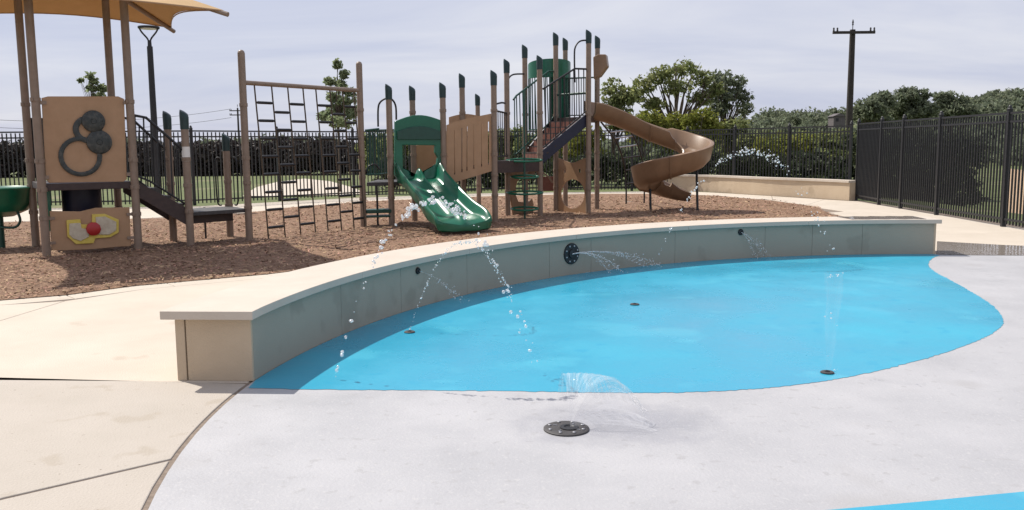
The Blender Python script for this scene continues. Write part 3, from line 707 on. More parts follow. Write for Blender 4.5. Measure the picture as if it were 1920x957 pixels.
for k in range(4):
    d = (cor[k]-apx); mb = MB(); mb.tube([apx+Vector((0, 0, -0.06)), cor[k]+Vector((0, 0, -0.035))+d.normalized()*0.08], 0.036, 10); mb.build('hip_tube', 'browncoat', cano, smooth=50)
    a, b = cor[k], cor[(k+1) % 4]; mb = MB()
    mb.tube([(a.lerp(b, s/12)).lerp(Vector((apx.x, apx.y, a.z)), 0.13*4*(s/12)*(1-s/12))+Vector((0, 0, 0.10*4*(s/12)*(1-s/12)-0.004)) for s in range(13)], 0.010, 6); mb.build('edge_cable', 'tanplastic', cano)
zd = Zat(FL.lerp(FR, 0.5), 343)
deckpoly(ts, [FL, FR, BR, BL], zd, t=0.10)
nF = Vector((FR.y-FL.y, -(FR.x-FL.x), 0)).normalized()
gp = panel(ts, [(78, 184), (90, 181), (222, 181), (233, 186), (238, 336), (232, 341), (92, 343), (86, 336)], FL, FR, 'gear_panel', 'tanplastic', 0.03)
def ringpart(parent, px, py, r_px, inner, name, m, t0, t1, rim=True):
    c = V(px, py, FL, FR); D = c.y; r = r_px/FPX*D; ri = r*inner
    mb = MB()
    if inner > 0.05: mb.lathe([(ri, t0), (r, t0), (r, t1*0.85), (r*0.94, t1), (ri*1.06, t1), (ri, t1*0.85), (ri, t0)], c, 28, nF)
    else: mb.lathe([(r, t0), (r, t1*0.8), (r*0.92, t1), (r*0.25, t1), (r*0.2, t1+0.01)], c, 28, nF)
    o = mb.build(name, m, parent, smooth=40)
    if rim:
        tx = Vector((nF.y, -nF.x, 0))
        mb = MB()
        for k in range(14):
            a = 2*math.pi*k/14; rm = r*0.86 if inner > 0.05 else r*0.8
            mb.lathe([(0.008, t1-0.002), (0.008, t1+0.006)], c+tx*math.cos(a)*rm+Vector((0, 0, math.sin(a)*rm)), 6, nF)
        mb.build('rim_studs', 'dgrey', o)
    return o
ringpart(gp, 150.5, 294, 37, 0.78, 'gear_ring', 'gearm', -0.005, 0.035)
ringpart(gp, 185.6, 267, 22, 0.0, 'gear', 'gearm', 0.0, 0.045)
ringpart(gp, 164, 243.5, 25, 0.60, 'gear_ring', 'gearm', -0.005, 0.03)
ringpart(gp, 174.5, 228, 20, 0.0, 'gear', 'gearm', 0.002, 0.05)
for px, py in ((80, 193), (237, 193), (85, 333), (243, 327)):
    c = V(px, py, FL, FR); mb = MB(); mb.box(c+Vector((0, 0, 0)), (0.09, 0.05, 0.05), u=(FR-FL)); mb.build('bracket', 'browncoat', gp)
lp_ = panel(ts, [(93, 396), (150, 397), (180, 390), (243, 389), (246, 462), (225, 463), (170, 468), (120, 470), (97, 469)], FL, FR, 'toy_panel', 'tanplastic', 0.03)
def onp(poly, t, name, m, front):
    mb = MB(); mb.prism([V(px, py, FL, FR)+nF*front for px, py in poly], nF*t); return mb.build(name, m, lp_, bevel=0.006)
onp([(124, 413), (150, 411), (152, 421), (172, 421), (172, 402), (196, 401), (222, 412), (222, 436), (206, 445), (178, 447), (175, 456), (142, 458), (126, 444)], 0.03, 'toy_frame', 'yellow', 0.002)
onp([(129, 419), (150, 418), (152, 428), (166, 430), (166, 444), (150, 452), (136, 447), (129, 440)], 0.012, 'toy_window', 'clear', 0.034)
onp([(178, 407), (196, 406), (217, 416), (217, 432), (204, 440), (184, 440), (180, 425)], 0.012, 'toy_window', 'clear', 0.034)
c = V(174, 429, FL, FR); mb = MB(); mb.lathe([(0.10, 0.034), (0.10, 0.07), (0.07, 0.09), (0.02, 0.095)], c, 10, nF); mb.build('toy_knob', 'red', lp_, smooth=30)
for px, py in ((95, 410), (244, 402), (97, 456), (245, 446)):
    c = V(px, py, FL, FR); mb = MB(); mb.box(c, (0.10, 0.04, 0.04), u=(FR-FL)); mb.build('bracket', 'browncoat', lp_)
# barrel and board below the deck
cb = ctr+v_*0.15+u_*0.0; mb = MB(); mb.lathe([(0.26, 0.30), (0.28, 0.34), (0.28, zd-0.12)], (cb.x, cb.y, 0), 22); mb.build('under_deck_drum', 'navy', ts, smooth=40)
mb = MB(); mb.box(FL.lerp(BL, 0.55)+u_*0.14+Vector((0, 0, 0.62)), (0.05, 0.5, 0.62), u=u_); mb.build('green_board', 'green', ts, bevel=0.01)
# rear and side rails of the deck
rt = zd+0.95
railing(ts, [BL+Vector((0, 0, rt)), BR+Vector((0, 0, rt))], [BL+Vector((0, 0, zd+0.06)), BR+Vector((0, 0, zd+0.06))], 9, 'blackm')
# green tray beside the tower
tw = P(8, 365, 13.6); tz = tw.z
tr_ = thing('play_table', (tw.x-0.10, tw.y, 0), 'round green plastic play table on a post beside the gear tower', 'play table')
mb = MB(); mb.lathe([(0.20, -0.34), (0.40, -0.25), (0.47, -0.13), (0.50, 0.07), (0.52, 0.10), (0.50, 0.115), (0.44, 0.085), (0.1, 0.08)], (tw.x-0.10, tw.y, tz), 30); mb.build('table_top', 'green', tr_, smooth=35)
mb = MB(); mb.tube([Vector((tw.x-0.10, tw.y, -0.05)), Vector((tw.x-0.10, tw.y, tz-0.33))], 0.05, 12); mb.build('post', 'dgreen', tr_, smooth=50)
mb = MB(); mb.tube(smooth_path([Vector((tw.x+0.24, tw.y-0.1, tz-0.26)), Vector((tw.x+0.27, tw.y-0.1, tz-0.40)), Vector((tw.x+0.18, tw.y-0.1, tz-0.50)), Vector((tw.x-0.08, tw.y-0.05, tz-0.50))], 6), 0.02, 8); mb.build('foot_rail', 'dgreen', tr_, smooth=50)

# stairs down to the transfer platform
T1, T2 = G(358, 463), G(326, 454); T3 = G(432, 445); zt1 = Zat(T1, 399)
gpost(ts, 358, 463, 208); gpost(ts, 326, 454, 210)
sticker = T1+Vector((0, -PR_-0.003, Zat(T1, 290))); mb = MB()
mb.lathe([(PR_+0.002, -0.11), (PR_+0.002, 0.11)], (T1.x, T1.y, Zat(T1, 289)), 14); mb.build('notice_sticker', 'white', ts, smooth=50)
post(ts, T3, Zat(T3, 252)); 
pfar = T3+(T1-T2)*0.95
deckpoly(ts, [T1+Vector((-0.05, 0.03, 0)), Vector((G(468, 452).x, G(468, 452).y, 0)), T3, T2], zt1, 'transfer_platform', 'dgrey', 0.06)
mb = MB(); mb.box((T1+T3)/2+Vector((0.05, -0.1, zt1-0.13)), (0.75, 0.06, 0.14), u=(G(468, 452)-T1)); mb.build('platform_skirt', 'dbrown', ts)
mb = MB(); mb.bar(T3+Vector((-0.35, -0.2, -0.02)), T3+Vector((-0.35, -0.2, zt1)), 0.018); mb.build('platform_leg', 'dgrey', ts)
sA, sB = FR, T1; tA, tB = BR.lerp(FR, 0.35), T2
for a, b in ((sA, sB), (tA, tB)):
    mb = MB(); off = Vector((0, 0, 1)); n_ = Vector((-(b.y-a.y), b.x-a.x, 0)).normalized()*0.03
    pa, pb_ = Vector((a.x, a.y, zd)), Vector((b.x, b.y, zt1+0.02))
    mb.prism([pa+off*0.02, pb_+off*0.04, pb_-off*0.24, pa-off*0.20], n_); mb.build('stringer', 'dbrown', ts)
for k in range(1, 4):
    t = k/4; a = sA.lerp(sB, t); b = tA.lerp(tB, t); z = lerp(zd, zt1, t); u = (b-a); mid = (a+b)/2
    mb = MB(); mb.box(Vector((mid.x, mid.y, z)), (u.length-0.05, 0.27, 0.035), u=u); mb.build('tread', 'dgrey', ts)
for a, b, nb in ((sA, sB, 8), (tA, tB, 7)):
    ptop = [Vector((a.x, a.y, zd+0.98)), Vector((a.lerp(b, 0.28).x, a.lerp(b, 0.28).y, zd+0.94)), Vector((b.x, b.y, zt1+0.92))]
    pbot = [Vector((a.x, a.y, zd+0.10)), Vector((a.lerp(b, 0.28).x, a.lerp(b, 0.28).y, zd+0.0)), Vector((b.x, b.y, zt1+0.10))]
    railing(ts, ptop, pbot, nb, 'blackm', 0.015)
for s in (-0.12, 0.10):
    b0 = T3+Vector((s, 0, 0)); mb = MB(); mb.tube(smooth_path([b0+Vector((0, 0, zt1+0.02)), b0+Vector((0.0+s*0.6, 0, zt1+0.10)), b0+Vector((s*0.6, 0, zt1+0.75)), b0+Vector((0, 0, zt1+0.82))], 6), 0.014, 8); mb.build('grab_handle', 'blackm', ts, smooth=50)

# ------------------------------------------------------------------ cargo net climber
N1, N2 = G(468, 452), G(682, 427)
nf = thing('net_climber', N1, 'tall tan frame with a hanging black rope ladder net between play towers', 'net climber')
post(nf, N1, Zat(N1, 100), cap=False); post(nf, N2, Zat(N2, 121), cap=False)
zb = Zat(N1, 155); mb = MB(); mb.bar(Vector((N1.x, N1.y, zb)), Vector((N2.x, N2.y, zb)), 0.038, 12); mb.build('top_beam', 'browncoat', nf, smooth=50)
uN = (N2-N1); LN = uN.length; uN.normalize(); side = Vector((uN.y, -uN.x, 0))
fr = [(140-96)/502, (207-96)/502, (272-96)/502, (336-96)/502, (392-96)/502, (455-96)/502, (515-96)/502, (568-96)/502]
def netpt(f, s):      # s 0 at the beam, 1 at the ground
    sw_ = 0.14*s*s+0.06*math.sin(s*3.0)
    p = N1.lerp(N2, f+0.012*s*s); q = Vector((p.x, p.y, 0))+side*(sw_); q.z = (zb-0.04)*(1-s)+0.01; return q
ropes = []
for i, f in enumerate(fr):
    mb = MB(); mb.tube([netpt(f, k/14) for k in range(15)]+[netpt(f, 1)+side*0.12*random.uniform(0.3, 1)-uN*0.14*random.uniform(0, 1)], 0.013, 6); mb.build('rope', 'rope', nf, smooth=60)
for col in range(7):
    if col == 3: continue
    half = 0.5 if col in (1, 5) else 0.0
    for k in range(8):
        s = (k+0.95+half)/8.6
        if s > 0.97: continue
        mb = MB(); a, b = netpt(fr[col], s), netpt(fr[col+1], s); mb.tube([a, a.lerp(b, 0.12), a.lerp(b, 0.88), b], [0.013, 0.024, 0.024, 0.013], 8); mb.build('rung', 'blackm', nf, smooth=50)

# ------------------------------------------------------------------ main play structure
B1 = G(735, 425); B2 = P(832, 300, 17.2); B2.z = 0; B4 = G(778, 415); C1 = G(928.5, 418.6); C2 = G(1013, 407.6)
D2 = G(1103, 401); E1 = G(1042.6, 396.6); F1 = P(1060, 200, 21.2); F1.z = 0; D3 = P(1119.5, 300, 20.95); D3.z = 0
Q4 = P(867.5, 250, 18.5); Q4.z = 0; C3 = P(951, 250, 18.9); C3.z = 0; C4 = P(984.5, 200, 19.8); C4.z = 0; Q5 = G(898, 387)
ms = thing('play_structure', C1, 'large tan and green play structure with double slide, bridge, stairs and spiral slide', 'play structure')
for b, ty in ((B1, 159), (B2, 156), (B4, 162), (Q4, 139), (C1, 133), (Q5, 177), (C3, 112), (C4, 85), (C2, 105), (E1, 62), (F1, 72), (D2, 57), (D3, 68)):
    post(ms, b, Zat(b, ty))
zB = 0.90; zC = 1.22; zD = 2.14
N2b = Vector((N2.x+0.08, N2.y, 0)); BLk = B4+Vector((-0.75, 0.0, 0))
deckpoly(ms, [B1, B2, B4, BLk, N2b], zB-0.05, t=0.07, m='dgrey')
deckpoly(ms, [C1, C2, C4, C3], zC, t=0.10)
deckpoly(ms, [D2, D3, F1, E1], zD, t=0.10)
# side platform, its leg and lower green step
mb = MB(); mb.bar(Vector((lerp(N2.x, B1.x, 0.5), lerp(N2.y, B1.y, 0.5), -0.02)), Vector((lerp(N2.x, B1.x, 0.5), lerp(N2.y, B1.y, 0.5), zB-0.1)), 0.02); mb.build('platform_leg', 'blackm', ms)
mb = MB(); mm_ = N2.lerp(B1, 0.5); mb.box(Vector((mm_.x, mm_.y+0.1, 0.30)), (0.50, 0.30, 0.07), u=(B1-N2)); mb.build('step', 'dgreen', ms, bevel=0.01)
mb = MB(); mb.box(Vector((mm_.x, mm_.y+0.1, 0.20)), (0.50, 0.28, 0.035), u=(B1-N2)); mb.build('step', 'dgreen', ms, bevel=0.01)
railing(ms, [Vector((N2b.x, N2b.y+0.25, zB+0.92)), Vector((BLk.x+0.2, BLk.y, zB+0.95)), Vector((B4.x, B4.y, zB+0.95))], [Vector((N2b.x, N2b.y+0.25, zB+0.08)), Vector((BLk.x+0.2, BLk.y, zB+0.08)), Vector((B4.x, B4.y, zB+0.08))], 13, 'dgreen')
railing(ms, [Vector((N2b.x, N2b.y, zB+0.92)), Vector((lerp(N2b.x, B1.x, 0.55), lerp(N2b.y, B1.y, 0.55)+0.05, zB+0.95))], [Vector((N2b.x, N2b.y, zB+0.10)), Vector((lerp(N2b.x, B1.x, 0.55), lerp(N2b.y, B1.y, 0.55)+0.05, zB+0.10))], 5, 'dgreen')
def loop(pxs, A, B, name='hand_loop', m='blackm', r=0.018):
    mb = MB(); mb.tube(smooth_path([V(px, py, A, B) for px, py in pxs], 6), r, 8); return mb.build(name, m, ms, smooth=60)
Ap, Bp = Vector((B1.x-0.6, B1.y+0.15, 0)), Vector((B1.x+0.4, B1.y+0.15, 0))
loop([(709, 238), (709, 205), (713, 192), (724, 185), (735, 187), (742, 200), (743, 225)], Ap, Bp)
loop([(686, 322), (692, 312), (704, 309), (712, 318)], N2, B1, 'grab_handle'); 
# slide hood between the two front posts
hood = [(741, 228)]+[(lerp(741, 828, t), 228-11*math.sin(t*math.pi)-t*2) for t in [i/12 for i in range(1, 12)]]+[(828, 226), (830, 335), (823, 330), (819, 310), (821, 296), (816, 286), (816, 273), (755, 272), (756, 338), (748, 336), (741, 330)]
panel(ms, hood, B1, B2, 'slide_hood', 'green', 0.09, bevel=0.012)
vis = [(745, 246)]+[(lerp(747, 826, t), 246-9*math.sin(t*math.pi)) for t in [i/8 for i in range(9)]]+[(827, 262), (745, 262)]
panel(ms, vis, B1+Vector((0.02, -0.035, 0)), B2+Vector((0.02, -0.035, 0)), 'hood_visor', 'dgreen', 0.03, bevel=0.008)
# back tan panel seen through the opening
panel(ms, [(780, 273), (845, 262), (868, 262), (868, 330), (780, 338)], B4, Q4, 'bridge_panel', 'tanplastic', 0.025)
# double slide
sm = B1.lerp(B2, 0.5); ex = G(876, 441); sdir = Vector((ex.x-sm.x, ex.y-sm.y, 0)); SL = sdir.length; sdir.normalize(); slat = Vector((-sdir.y, sdir.x, 0))
def slide_z(t):
    z = zB-0.02
    if t > 0.10: s = min((t-0.10)/0.66, 1); z -= (zB-0.30)*(s*s*(3-2*s)*0.65+s*0.35)+0.05*math.sin(s*math.pi*2)*0.6
    return z-0.05*max(0, (t-0.8)/0.2)
rings = []
for i in range(33):
    t = i/32; c = sm+sdir*(SL*t-0.05); z = slide_z(t); wdt = 0.44+0.07*min(max((t-0.55)/0.3, 0), 1)
    hw = 0.22 if t < 0.75 else lerp(0.22, 0.11, (t-0.75)/0.25)
    hw += 0.13*math.exp(-((t-0.03)/0.07)**2)
    rg = 0.10 if t < 0.8 else lerp(0.10, 0.05, (t-0.8)/0.2); rg += 0.14*math.exp(-((t-0.06)/0.07)**2)
    lip = -0.10*max(0, (t-0.88)/0.12)**2
    prof = [(-wdt, -0.10), (-wdt-0.035, hw-0.03), (-wdt-0.015, hw), (-wdt+0.03, hw-0.02), (-wdt+0.075, 0.04), (-wdt+0.13, 0.0), (-0.13, 0.0), (-0.06, 0.04), (-0.025, rg), (0.025, rg), (0.06, 0.04), (0.13, 0.0), (wdt-0.13, 0.0), (wdt-0.075, 0.04), (wdt-0.03, hw-0.02), (wdt+0.015, hw), (wdt+0.035, hw-0.03), (wdt, -0.10), (wdt-0.1, -0.11-0.0), (-wdt+0.1, -0.11)]
    rings.append([Vector((c.x, c.y, max(z+h_+lip, 0.03)))+slat*-x for x, h_ in prof])
mb = MB(); mb.loft(rings); so_ = mb.build('double_slide', 'green', ms, smooth=50)
b_ = so_.modifiers.new('sub', 'SUBSURF'); b_.levels = 1; b_.render_levels = 1
mb = MB(); mb.bar(sm+sdir*SL*0.72+Vector((0, 0, -0.03)), sm+sdir*SL*0.72+Vector((0, 0, 0.28)), 0.03); mb.build('slide_leg', 'dgrey', so_)
# arched bridge with slotted side panels
def slotted(A, B, xl, xr, top, bot, slots, name, m='tanplastic'):
    """top(t), bot(t) pixel rows across xl..xr; slots given as t values"""
    edges = [0.0]
    for s in slots: edges += [s-0.012, s+0.012]
    edges.append(1.0); n = Vector((-(B.y-A.y), B.x-A.x, 0)).normalized()*0.028; mb = MB()
    def pt(t, k): return V(lerp(xl, xr, t), lerp(top(t), bot(t), k), A, B)
    for i in range(len(edges)-1):
        t0, t1 = edges[i], edges[i+1]; m_ = max(2, int((t1-t0)*14)) if i % 2 == 0 else 2
        ts_ = [lerp(t0, t1, k/(m_-1)) for k in range(m_)]
        spans = [(0.0, 1.0)] if i % 2 == 0 else [(0.0, 0.13), (0.87, 1.0)]
        for k0, k1 in spans:
            mb.prism([pt(t, k0) for t in ts_]+[pt(t, k1) for t in reversed(ts_)], n)
    return mb.build(name, m, ms)
slotted(B2, C1, 837, 923, lambda t: 235-22*t**0.75, lambda t: 347-26*t, [0.18, 0.34, 0.45, 0.60, 0.77, 0.92], 'bridge_panel')
BK = B2+Vector((0.15, 1.0, 0)); CK = C1+Vector((0.1, 1.15, 0))
slotted(Q4, Vector((C3.x, C3.y-0.1, 0)), 842, 905, lambda t: 220-6*math.sin(t*math.pi), lambda t: 322-10*t, [0.3, 0.55, 0.8], 'bridge_panel')
mb = MB(); rr_ = []
for i in range(9):
    t = i/8; a = B2.lerp(C1, t); b = Q4.lerp(C3, t); z = lerp(zB-0.02, zC-0.05, t)+0.10*math.sin(t*math.pi)
    rr_.append([Vector((a.x, a.y+0.04, z)), Vector((b.x, b.y, z)), Vector((b.x, b.y, z-0.06)), Vector((a.x, a.y+0.04, z-0.06))])
mb.loft(rr_); mb.build('bridge_floor', 'dbrown', ms)
# fascia of the middle deck, fence rails either side
def zrail(A, B, z0, z1, n, m='blackm', **k):
    return railing(ms, [Vector((A.x, A.y, z1)), Vector((B.x, B.y, z1))], [Vector((A.x, A.y, z0)), Vector((B.x, B.y, z0))], n, m, **k)
zrail(C1.lerp(C3, 0.05), C3, zC+0.08, zC+0.98, 6); loop([(928, 196), (940, 193), (947, 194)], C1, C2, 'rail_arm')
loop([(951, 215), (951, 160), (954, 147), (963, 140), (982, 139)], C3, C4)
mb = MB(); mb.box((C1+C2)/2+Vector((0, 0.02, zC-0.14)), ((C2-C1).length-0.1, 0.05, 0.20), u=(C2-C1)); mb.build('deck_fascia', 'dbrown', ms)
# stairs up to the high deck
stA, stB = C2+Vector((0.02, 0.05, 0)), D2+Vector((-0.02, 0.02, 0)); offv = Vector((-0.42, 0.72, 0))
farA, farB = C4, E1.lerp(F1, 0.05)
for a, b in ((stA, stB), (farA, farB)):
    n_ = Vector((-(b.y-a.y), b.x-a.x, 0)).normalized()*0.035; pa, pb_ = Vector((a.x, a.y, zC+0.10)), Vector((b.x, b.y, zD+0.02)); k = Vector((0, 0, 1))
    mb = MB(); mb.prism([pa+k*0.06, pb_+k*0.06, pb_-k*0.22, pa-k*0.22], n_); mb.build('stringer', 'navy', ms)
for k in range(6):
    t = (k+0.3)/6; a = stA.lerp(stB, t); b = farA.lerp(farB, t); z = lerp(zC+0.10, zD, t); u = b-a; mid = (a+b)/2
    mb = MB(); mb.box(Vector((mid.x, mid.y, z)), (u.length-0.06, 0.26, 0.03), u=u); tr2 = mb.build('tread', 'dbrown', ms)
    mb = MB(); mb.box(Vector((mid.x-0.09, mid.y-0.09, z-0.07)), (u.length-0.06, 0.02, 0.12), u=u); mb.build('riser', 'redbrown', tr2)
def inl(a, b, t, z): p = a.lerp(b, t); return Vector((p.x, p.y, z))
railing(ms, [inl(stA, stB, 0.05, Zat(stA, 167)), inl(stA, stB, 0.72, Zat(inl(stA, stB, 0.72, 0), 129)), inl(stA, stB, 0.97, Zat(stB, 130))], [inl(stA, stB, 0.05, zC+0.25), inl(stA, stB, 0.72, zD-0.10), inl(stA, stB, 0.97, zD+0.12)], 9, 'blackm', 0.016)
railing(ms, [inl(C3, C4, 0.35, Zat(C3, 186)), inl(C3, C4, 0.5, Zat(C3, 178)), inl(farA, farB, 0.75, Zat(inl(farA, farB, 0.75, 0), 134)), inl(farA, farB, 0.99, Zat(farB, 134))], [inl(C3, C4, 0.35, zC+0.1), inl(C3, C4, 0.5, zC+0.12), inl(farA, farB, 0.75, zD-0.12), inl(farA, farB, 0.99, zD+0.1)], 14, 'dgreen', 0.016)
loop([(1078, 155), (1077, 105), (1079, 88), (1087, 78), (1099, 76), (1106, 79)], stA, stB)
zrail(F1, D3, zD+0.08, zD+0.95, 7, 'dgreen'); zrail(E1, D2, zD+0.5, zD+0.52, 1, 'dgreen')
# curved green enclosure on the far side of the stairs
mb = MB(); cc = P(1030, 180, 21.0); rr_ = []; zt_, zb_ = Zat(Vector((cc.x, cc.y, 0)), 114), Zat(Vector((cc.x, cc.y, 0)), 244)
for i in range(19):
    a = R(-160+320*i/18*0.62-20); rr = 0.50; d = Vector((math.cos(a), math.sin(a), 0)); p_ = Vector((cc.x, cc.y, 0))+d*rr; q_ = Vector((cc.x, cc.y, 0))+d*(rr-0.03)
    dip = 0.10*(abs(i-9)/9)**2
    rr_.append([Vector((p_.x, p_.y, zt_-dip)), Vector((p_.x, p_.y, zt_-0.42)), Vector((q_.x, q_.y, zt_-0.42)), Vector((q_.x, q_.y, zt_-dip))])
mb.loft(rr_); en = mb.build('tower_enclosure', 'green', ms, smooth=40)
for i in range(19):
    a = R(-160+320*i/18*0.62-20); d = Vector((math.cos(a), math.sin(a), 0))*0.485; p_ = Vector((cc.x, cc.y, 0))+d
    mb = MB(); mb.bar(Vector((p_.x, p_.y, zt_-0.42)), Vector((p_.x, p_.y, zb_)), 0.014, 6); mb.build('bar', 'dgreen', en)
mb = MB(); rr_ = []
for i in range(8, 19):
    a = R(-160+320*i/18*0.62-20); d = Vector((math.cos(a), math.sin(a), 0)); p_ = Vector((cc.x, cc.y, 0))+d*0.46; q_ = Vector((cc.x, cc.y, 0))+d*0.44
    rr_.append([Vector((p_.x, p_.y, zt_-0.40)), Vector((p_.x, p_.y, zb_+0.04)), Vector((q_.x, q_.y, zb_+0.04)), Vector((q_.x, q_.y, zt_-0.40))])
mb.loft(rr_); mb.build('tower_panel', 'green', en, smooth=40)
mb = MB(); mb.tube([Vector((cc.x, cc.y, 0))+Vector((math.cos(R(-160+320*i/18*0.62-20))*0.485, math.sin(R(-160+320*i/18*0.62-20))*0.485, zb_)) for i in range(19)], 0.018, 8); mb.build('lower_ring', 'dgreen', en)
# loop ladder in front of the middle deck
lc = G(984, 413); lcp = Vector((lc.x, lc.y, 0))
lad = MB(); lad.bar(Vector((lc.x, lc.y, -0.03)), Vector((lc.x, lc.y, Zat(lcp, 168))), 0.022, 10); lad = lad.build('loop_ladder', 'dgreen', ms, smooth=50)
for py, hw_ in ((301, 0.36), (332, 0.28), (362, 0.37), (392, 0.28)):
    z = Zat(lcp, py); mb = MB()
    mb.tube(smooth_path([Vector((lc.x-hw_, lc.y+0.10, z)), Vector((lc.x-hw_*0.75, lc.y-0.06, z-0.015)), Vector((lc.x, lc.y-0.12, z-0.025)), Vector((lc.x+hw_*0.75, lc.y-0.06, z-0.015)), Vector((lc.x+hw_, lc.y+0.10, z)), Vector((lc.x+hw_*0.6, lc.y+0.16, z+0.02)), Vector((lc.x, lc.y+0.12, z+0.03)), Vector((lc.x-hw_*0.6, lc.y+0.16, z+0.02)), Vector((lc.x-hw_, lc.y+0.10, z))], 4), 0.021, 8); mb.build('rung', 'green', lad, smooth=60)
# panel with holes behind the ladder and a scoop seat
panel(ms, [(955, 304), (1003, 304), (1003, 333), (990, 340), (976, 335), (968, 342), (966, 362), (972, 378), (990, 381), (998, 372), (1001, 384), (1000, 404), (963, 404), (957, 360)], C3, C4, 'activity_panel', 'slidetan', 0.03)
mb = MB(); scp = P(1000, 350, 19.9)
rr_ = []
for i in range(9):
    t = i/8; a = R(200-180*t); c_ = Vector((scp.x+0.02, scp.y+0.1, scp.z-0.05))
    rr_.append([c_+Vector((math.cos(a)*r2, dy_, math.sin(a)*r2*0.9)) for r2, dy_ in ((0.46, -0.18), (0.46, 0.22), (0.42, 0.22), (0.42, -0.18))])
mb.loft(rr_); mb.build('scoop_seat', 'slidetan', ms, smooth=40)
mb = MB(); mb.box(P(1027, 345, 20.6), (0.42, 0.05, 0.34), 0.2); mb.build('under_panel', 'redbrown', ms)
# crawl-through panel: round hole, two square eyes
def hole_panel():
    A, B = E1, D2; n = Vector((-(B.y-A.y), B.x-A.x, 0)).normalized()*0.03
    xl, xr, yt, yb = 1047, 1098, 305, 400; cx_, cy_, rx, ry = 1073.5, 364, 22.5, 27.5; K = 28; mb = MB()
    def outer(a):
        dx_, dy_ = math.cos(a), -math.sin(a); s = min((xr-cx_)/dx_ if dx_ > 1e-6 else 1e9, (xl-cx_)/dx_ if dx_ < -1e-6 else 1e9, (yb-cy_)/dy_ if dy_ > 1e-6 else 1e9, (325-cy_)/dy_ if dy_ < -1e-6 else 1e9); return cx_+dx_*s, cy_+dy_*s
    angs = sorted([2*math.pi*k/K for k in range(K)]+[math.atan2(-(y-cy_), x-cx_) % (2*math.pi) for x in (xl, xr) for y in (325, yb)])
    rings = []
    for a in angs+[angs[0]]:
        o_ = outer(a); i_ = (cx_+rx*math.cos(a), cy_-ry*math.sin(a)); po_, pi_ = V(*o_, A, B), V(*i_, A, B); rings.append([po_, pi_, pi_+n, po_+n])
    mb.loft(rings, True, False)
    e = [(1047, 1056), (1061, 1083.5), (1088.5, 1098)]
    def tp(x): return 301+4.5*math.cos((x-1072)/26*math.pi*0.9)*1.0
    def stripx(x0, x1, y0, y1): 
        xs_ = [lerp(x0, x1, k/4) for k in range(5)]
        mb.prism([V(x, y0(x), A, B) for x in xs_]+[V(x, y1, A, B) for x in reversed(xs_)], n)
    for x0, x1 in e: stripx(x0, x1, tp, 325)
    for x0, x1 in ((1056, 1061), (1083.5, 1088.5)): stripx(x0, x1, tp, 317.5); stripx(x0, x1, lambda x: 324, 325)
    return mb.build('crawl_panel', 'tanplastic', ms)
hole_panel()
# hood over the spiral slide's mouth
hd = panel(ms, [(1112, 107), (1121, 102), (1136, 102), (1139, 124), (1125, 143), (1113, 149)], Vector((D2.x, D2.y+0.55, 0)), Vector((D2.x+0.6, D2.y+0.40, 0)), 'spiral_hood', 'slidetan', 0.30, bevel=0.02)
# spiral slide
SC = P(1260, 300, 20.2); RC = 0.57
path = [Vector((D2.x+0.12, 20.55, zD+0.02)), Vector((D2.x+0.45, 20.66, zD-0.04)), Vector((D2.x+1.0, 20.76, 1.90)), Vector((SC.x-0.45, SC.y+RC+0.01, 1.66))]
for k in range(0, 13):
    a = R(80-28.5*k); s = k/12; path.append(Vector((SC.x+RC*math.cos(a), SC.y+RC*math.sin(a), lerp(1.46, 0.34, s**0.9))))
path += [Vector((SC.x+0.20, SC.y+RC+0.05, 0.27)), Vector((SC.x+0.52, SC.y+RC+0.05, 0.23))]
sp = smooth_path(path, 5); rings = []
for i, p_ in enumerate(sp):
    t_ = (sp[min(i+1, len(sp)-1)]-sp[max(i-1, 0)]); t_.z = 0; t_.normalize(); lat = Vector((t_.y, -t_.x, 0))       # lat: right-hand side = inner
    s = i/(len(sp)-1); wi = 0.275; ho = 0.36 if s < 0.9 else lerp(0.36, 0.16, (s-0.9)/0.1); hi_ = 0.30 if s < 0.9 else lerp(0.30, 0.14, (s-0.9)/0.1)
    if 0.22 < s < 0.9: ho = 0.42; hi_ = 0.20
    prof = [(-wi-0.09, ho), (-wi-0.03, ho+0.025), (-wi+0.01, ho), (-wi+0.05, 0.12), (-wi+0.14, 0.02), (0, 0.0), (wi-0.14, 0.02), (wi-0.04, 0.12), (wi-0.0, hi_), (wi+0.03, hi_+0.025), (wi+0.06, hi_), (wi+0.02, 0.08), (wi-0.10, -0.04), (0, -0.06), (-wi+0.10, -0.04), (-wi-0.01, 0.08)]
    rings.append([p_+lat*x+Vector((0, 0, max(h_, 0.03-p_.z))) for x, h_ in prof])
mb = MB(); mb.loft(rings); ss = mb.build('spiral_slide', 'slidetan', ms, smooth=55)
for i in (15, 33, 52, 70):                                  # flanges where the moulded sections bolt together
    if i >= len(sp): continue
    r0 = rings[i]; c_ = sum(r0, Vector())/len(r0); t_ = (sp[min(i+1, len(sp)-1)]-sp[i-1]).normalized()
    mb = MB(); ou = [r0[k] for k in (0, 15, 14, 13, 12, 11, 10)]; 
    mb.tube([p_+(p_-c_)*0.03 for p_ in ou], 0.022, 6); mb.build('flange', 'slidetan', ss, smooth=60)
for px, py, zt2 in ((1220, 396, 0.9), (1308, 397, 1.0)):
    b = G(px, py); mb = MB(); mb.bar(Vector((b.x, b.y, -0.03)), Vector((b.x, b.y+0.2, zt2)), 0.028, 10); mb.build('slide_leg', 'blackm', ss)
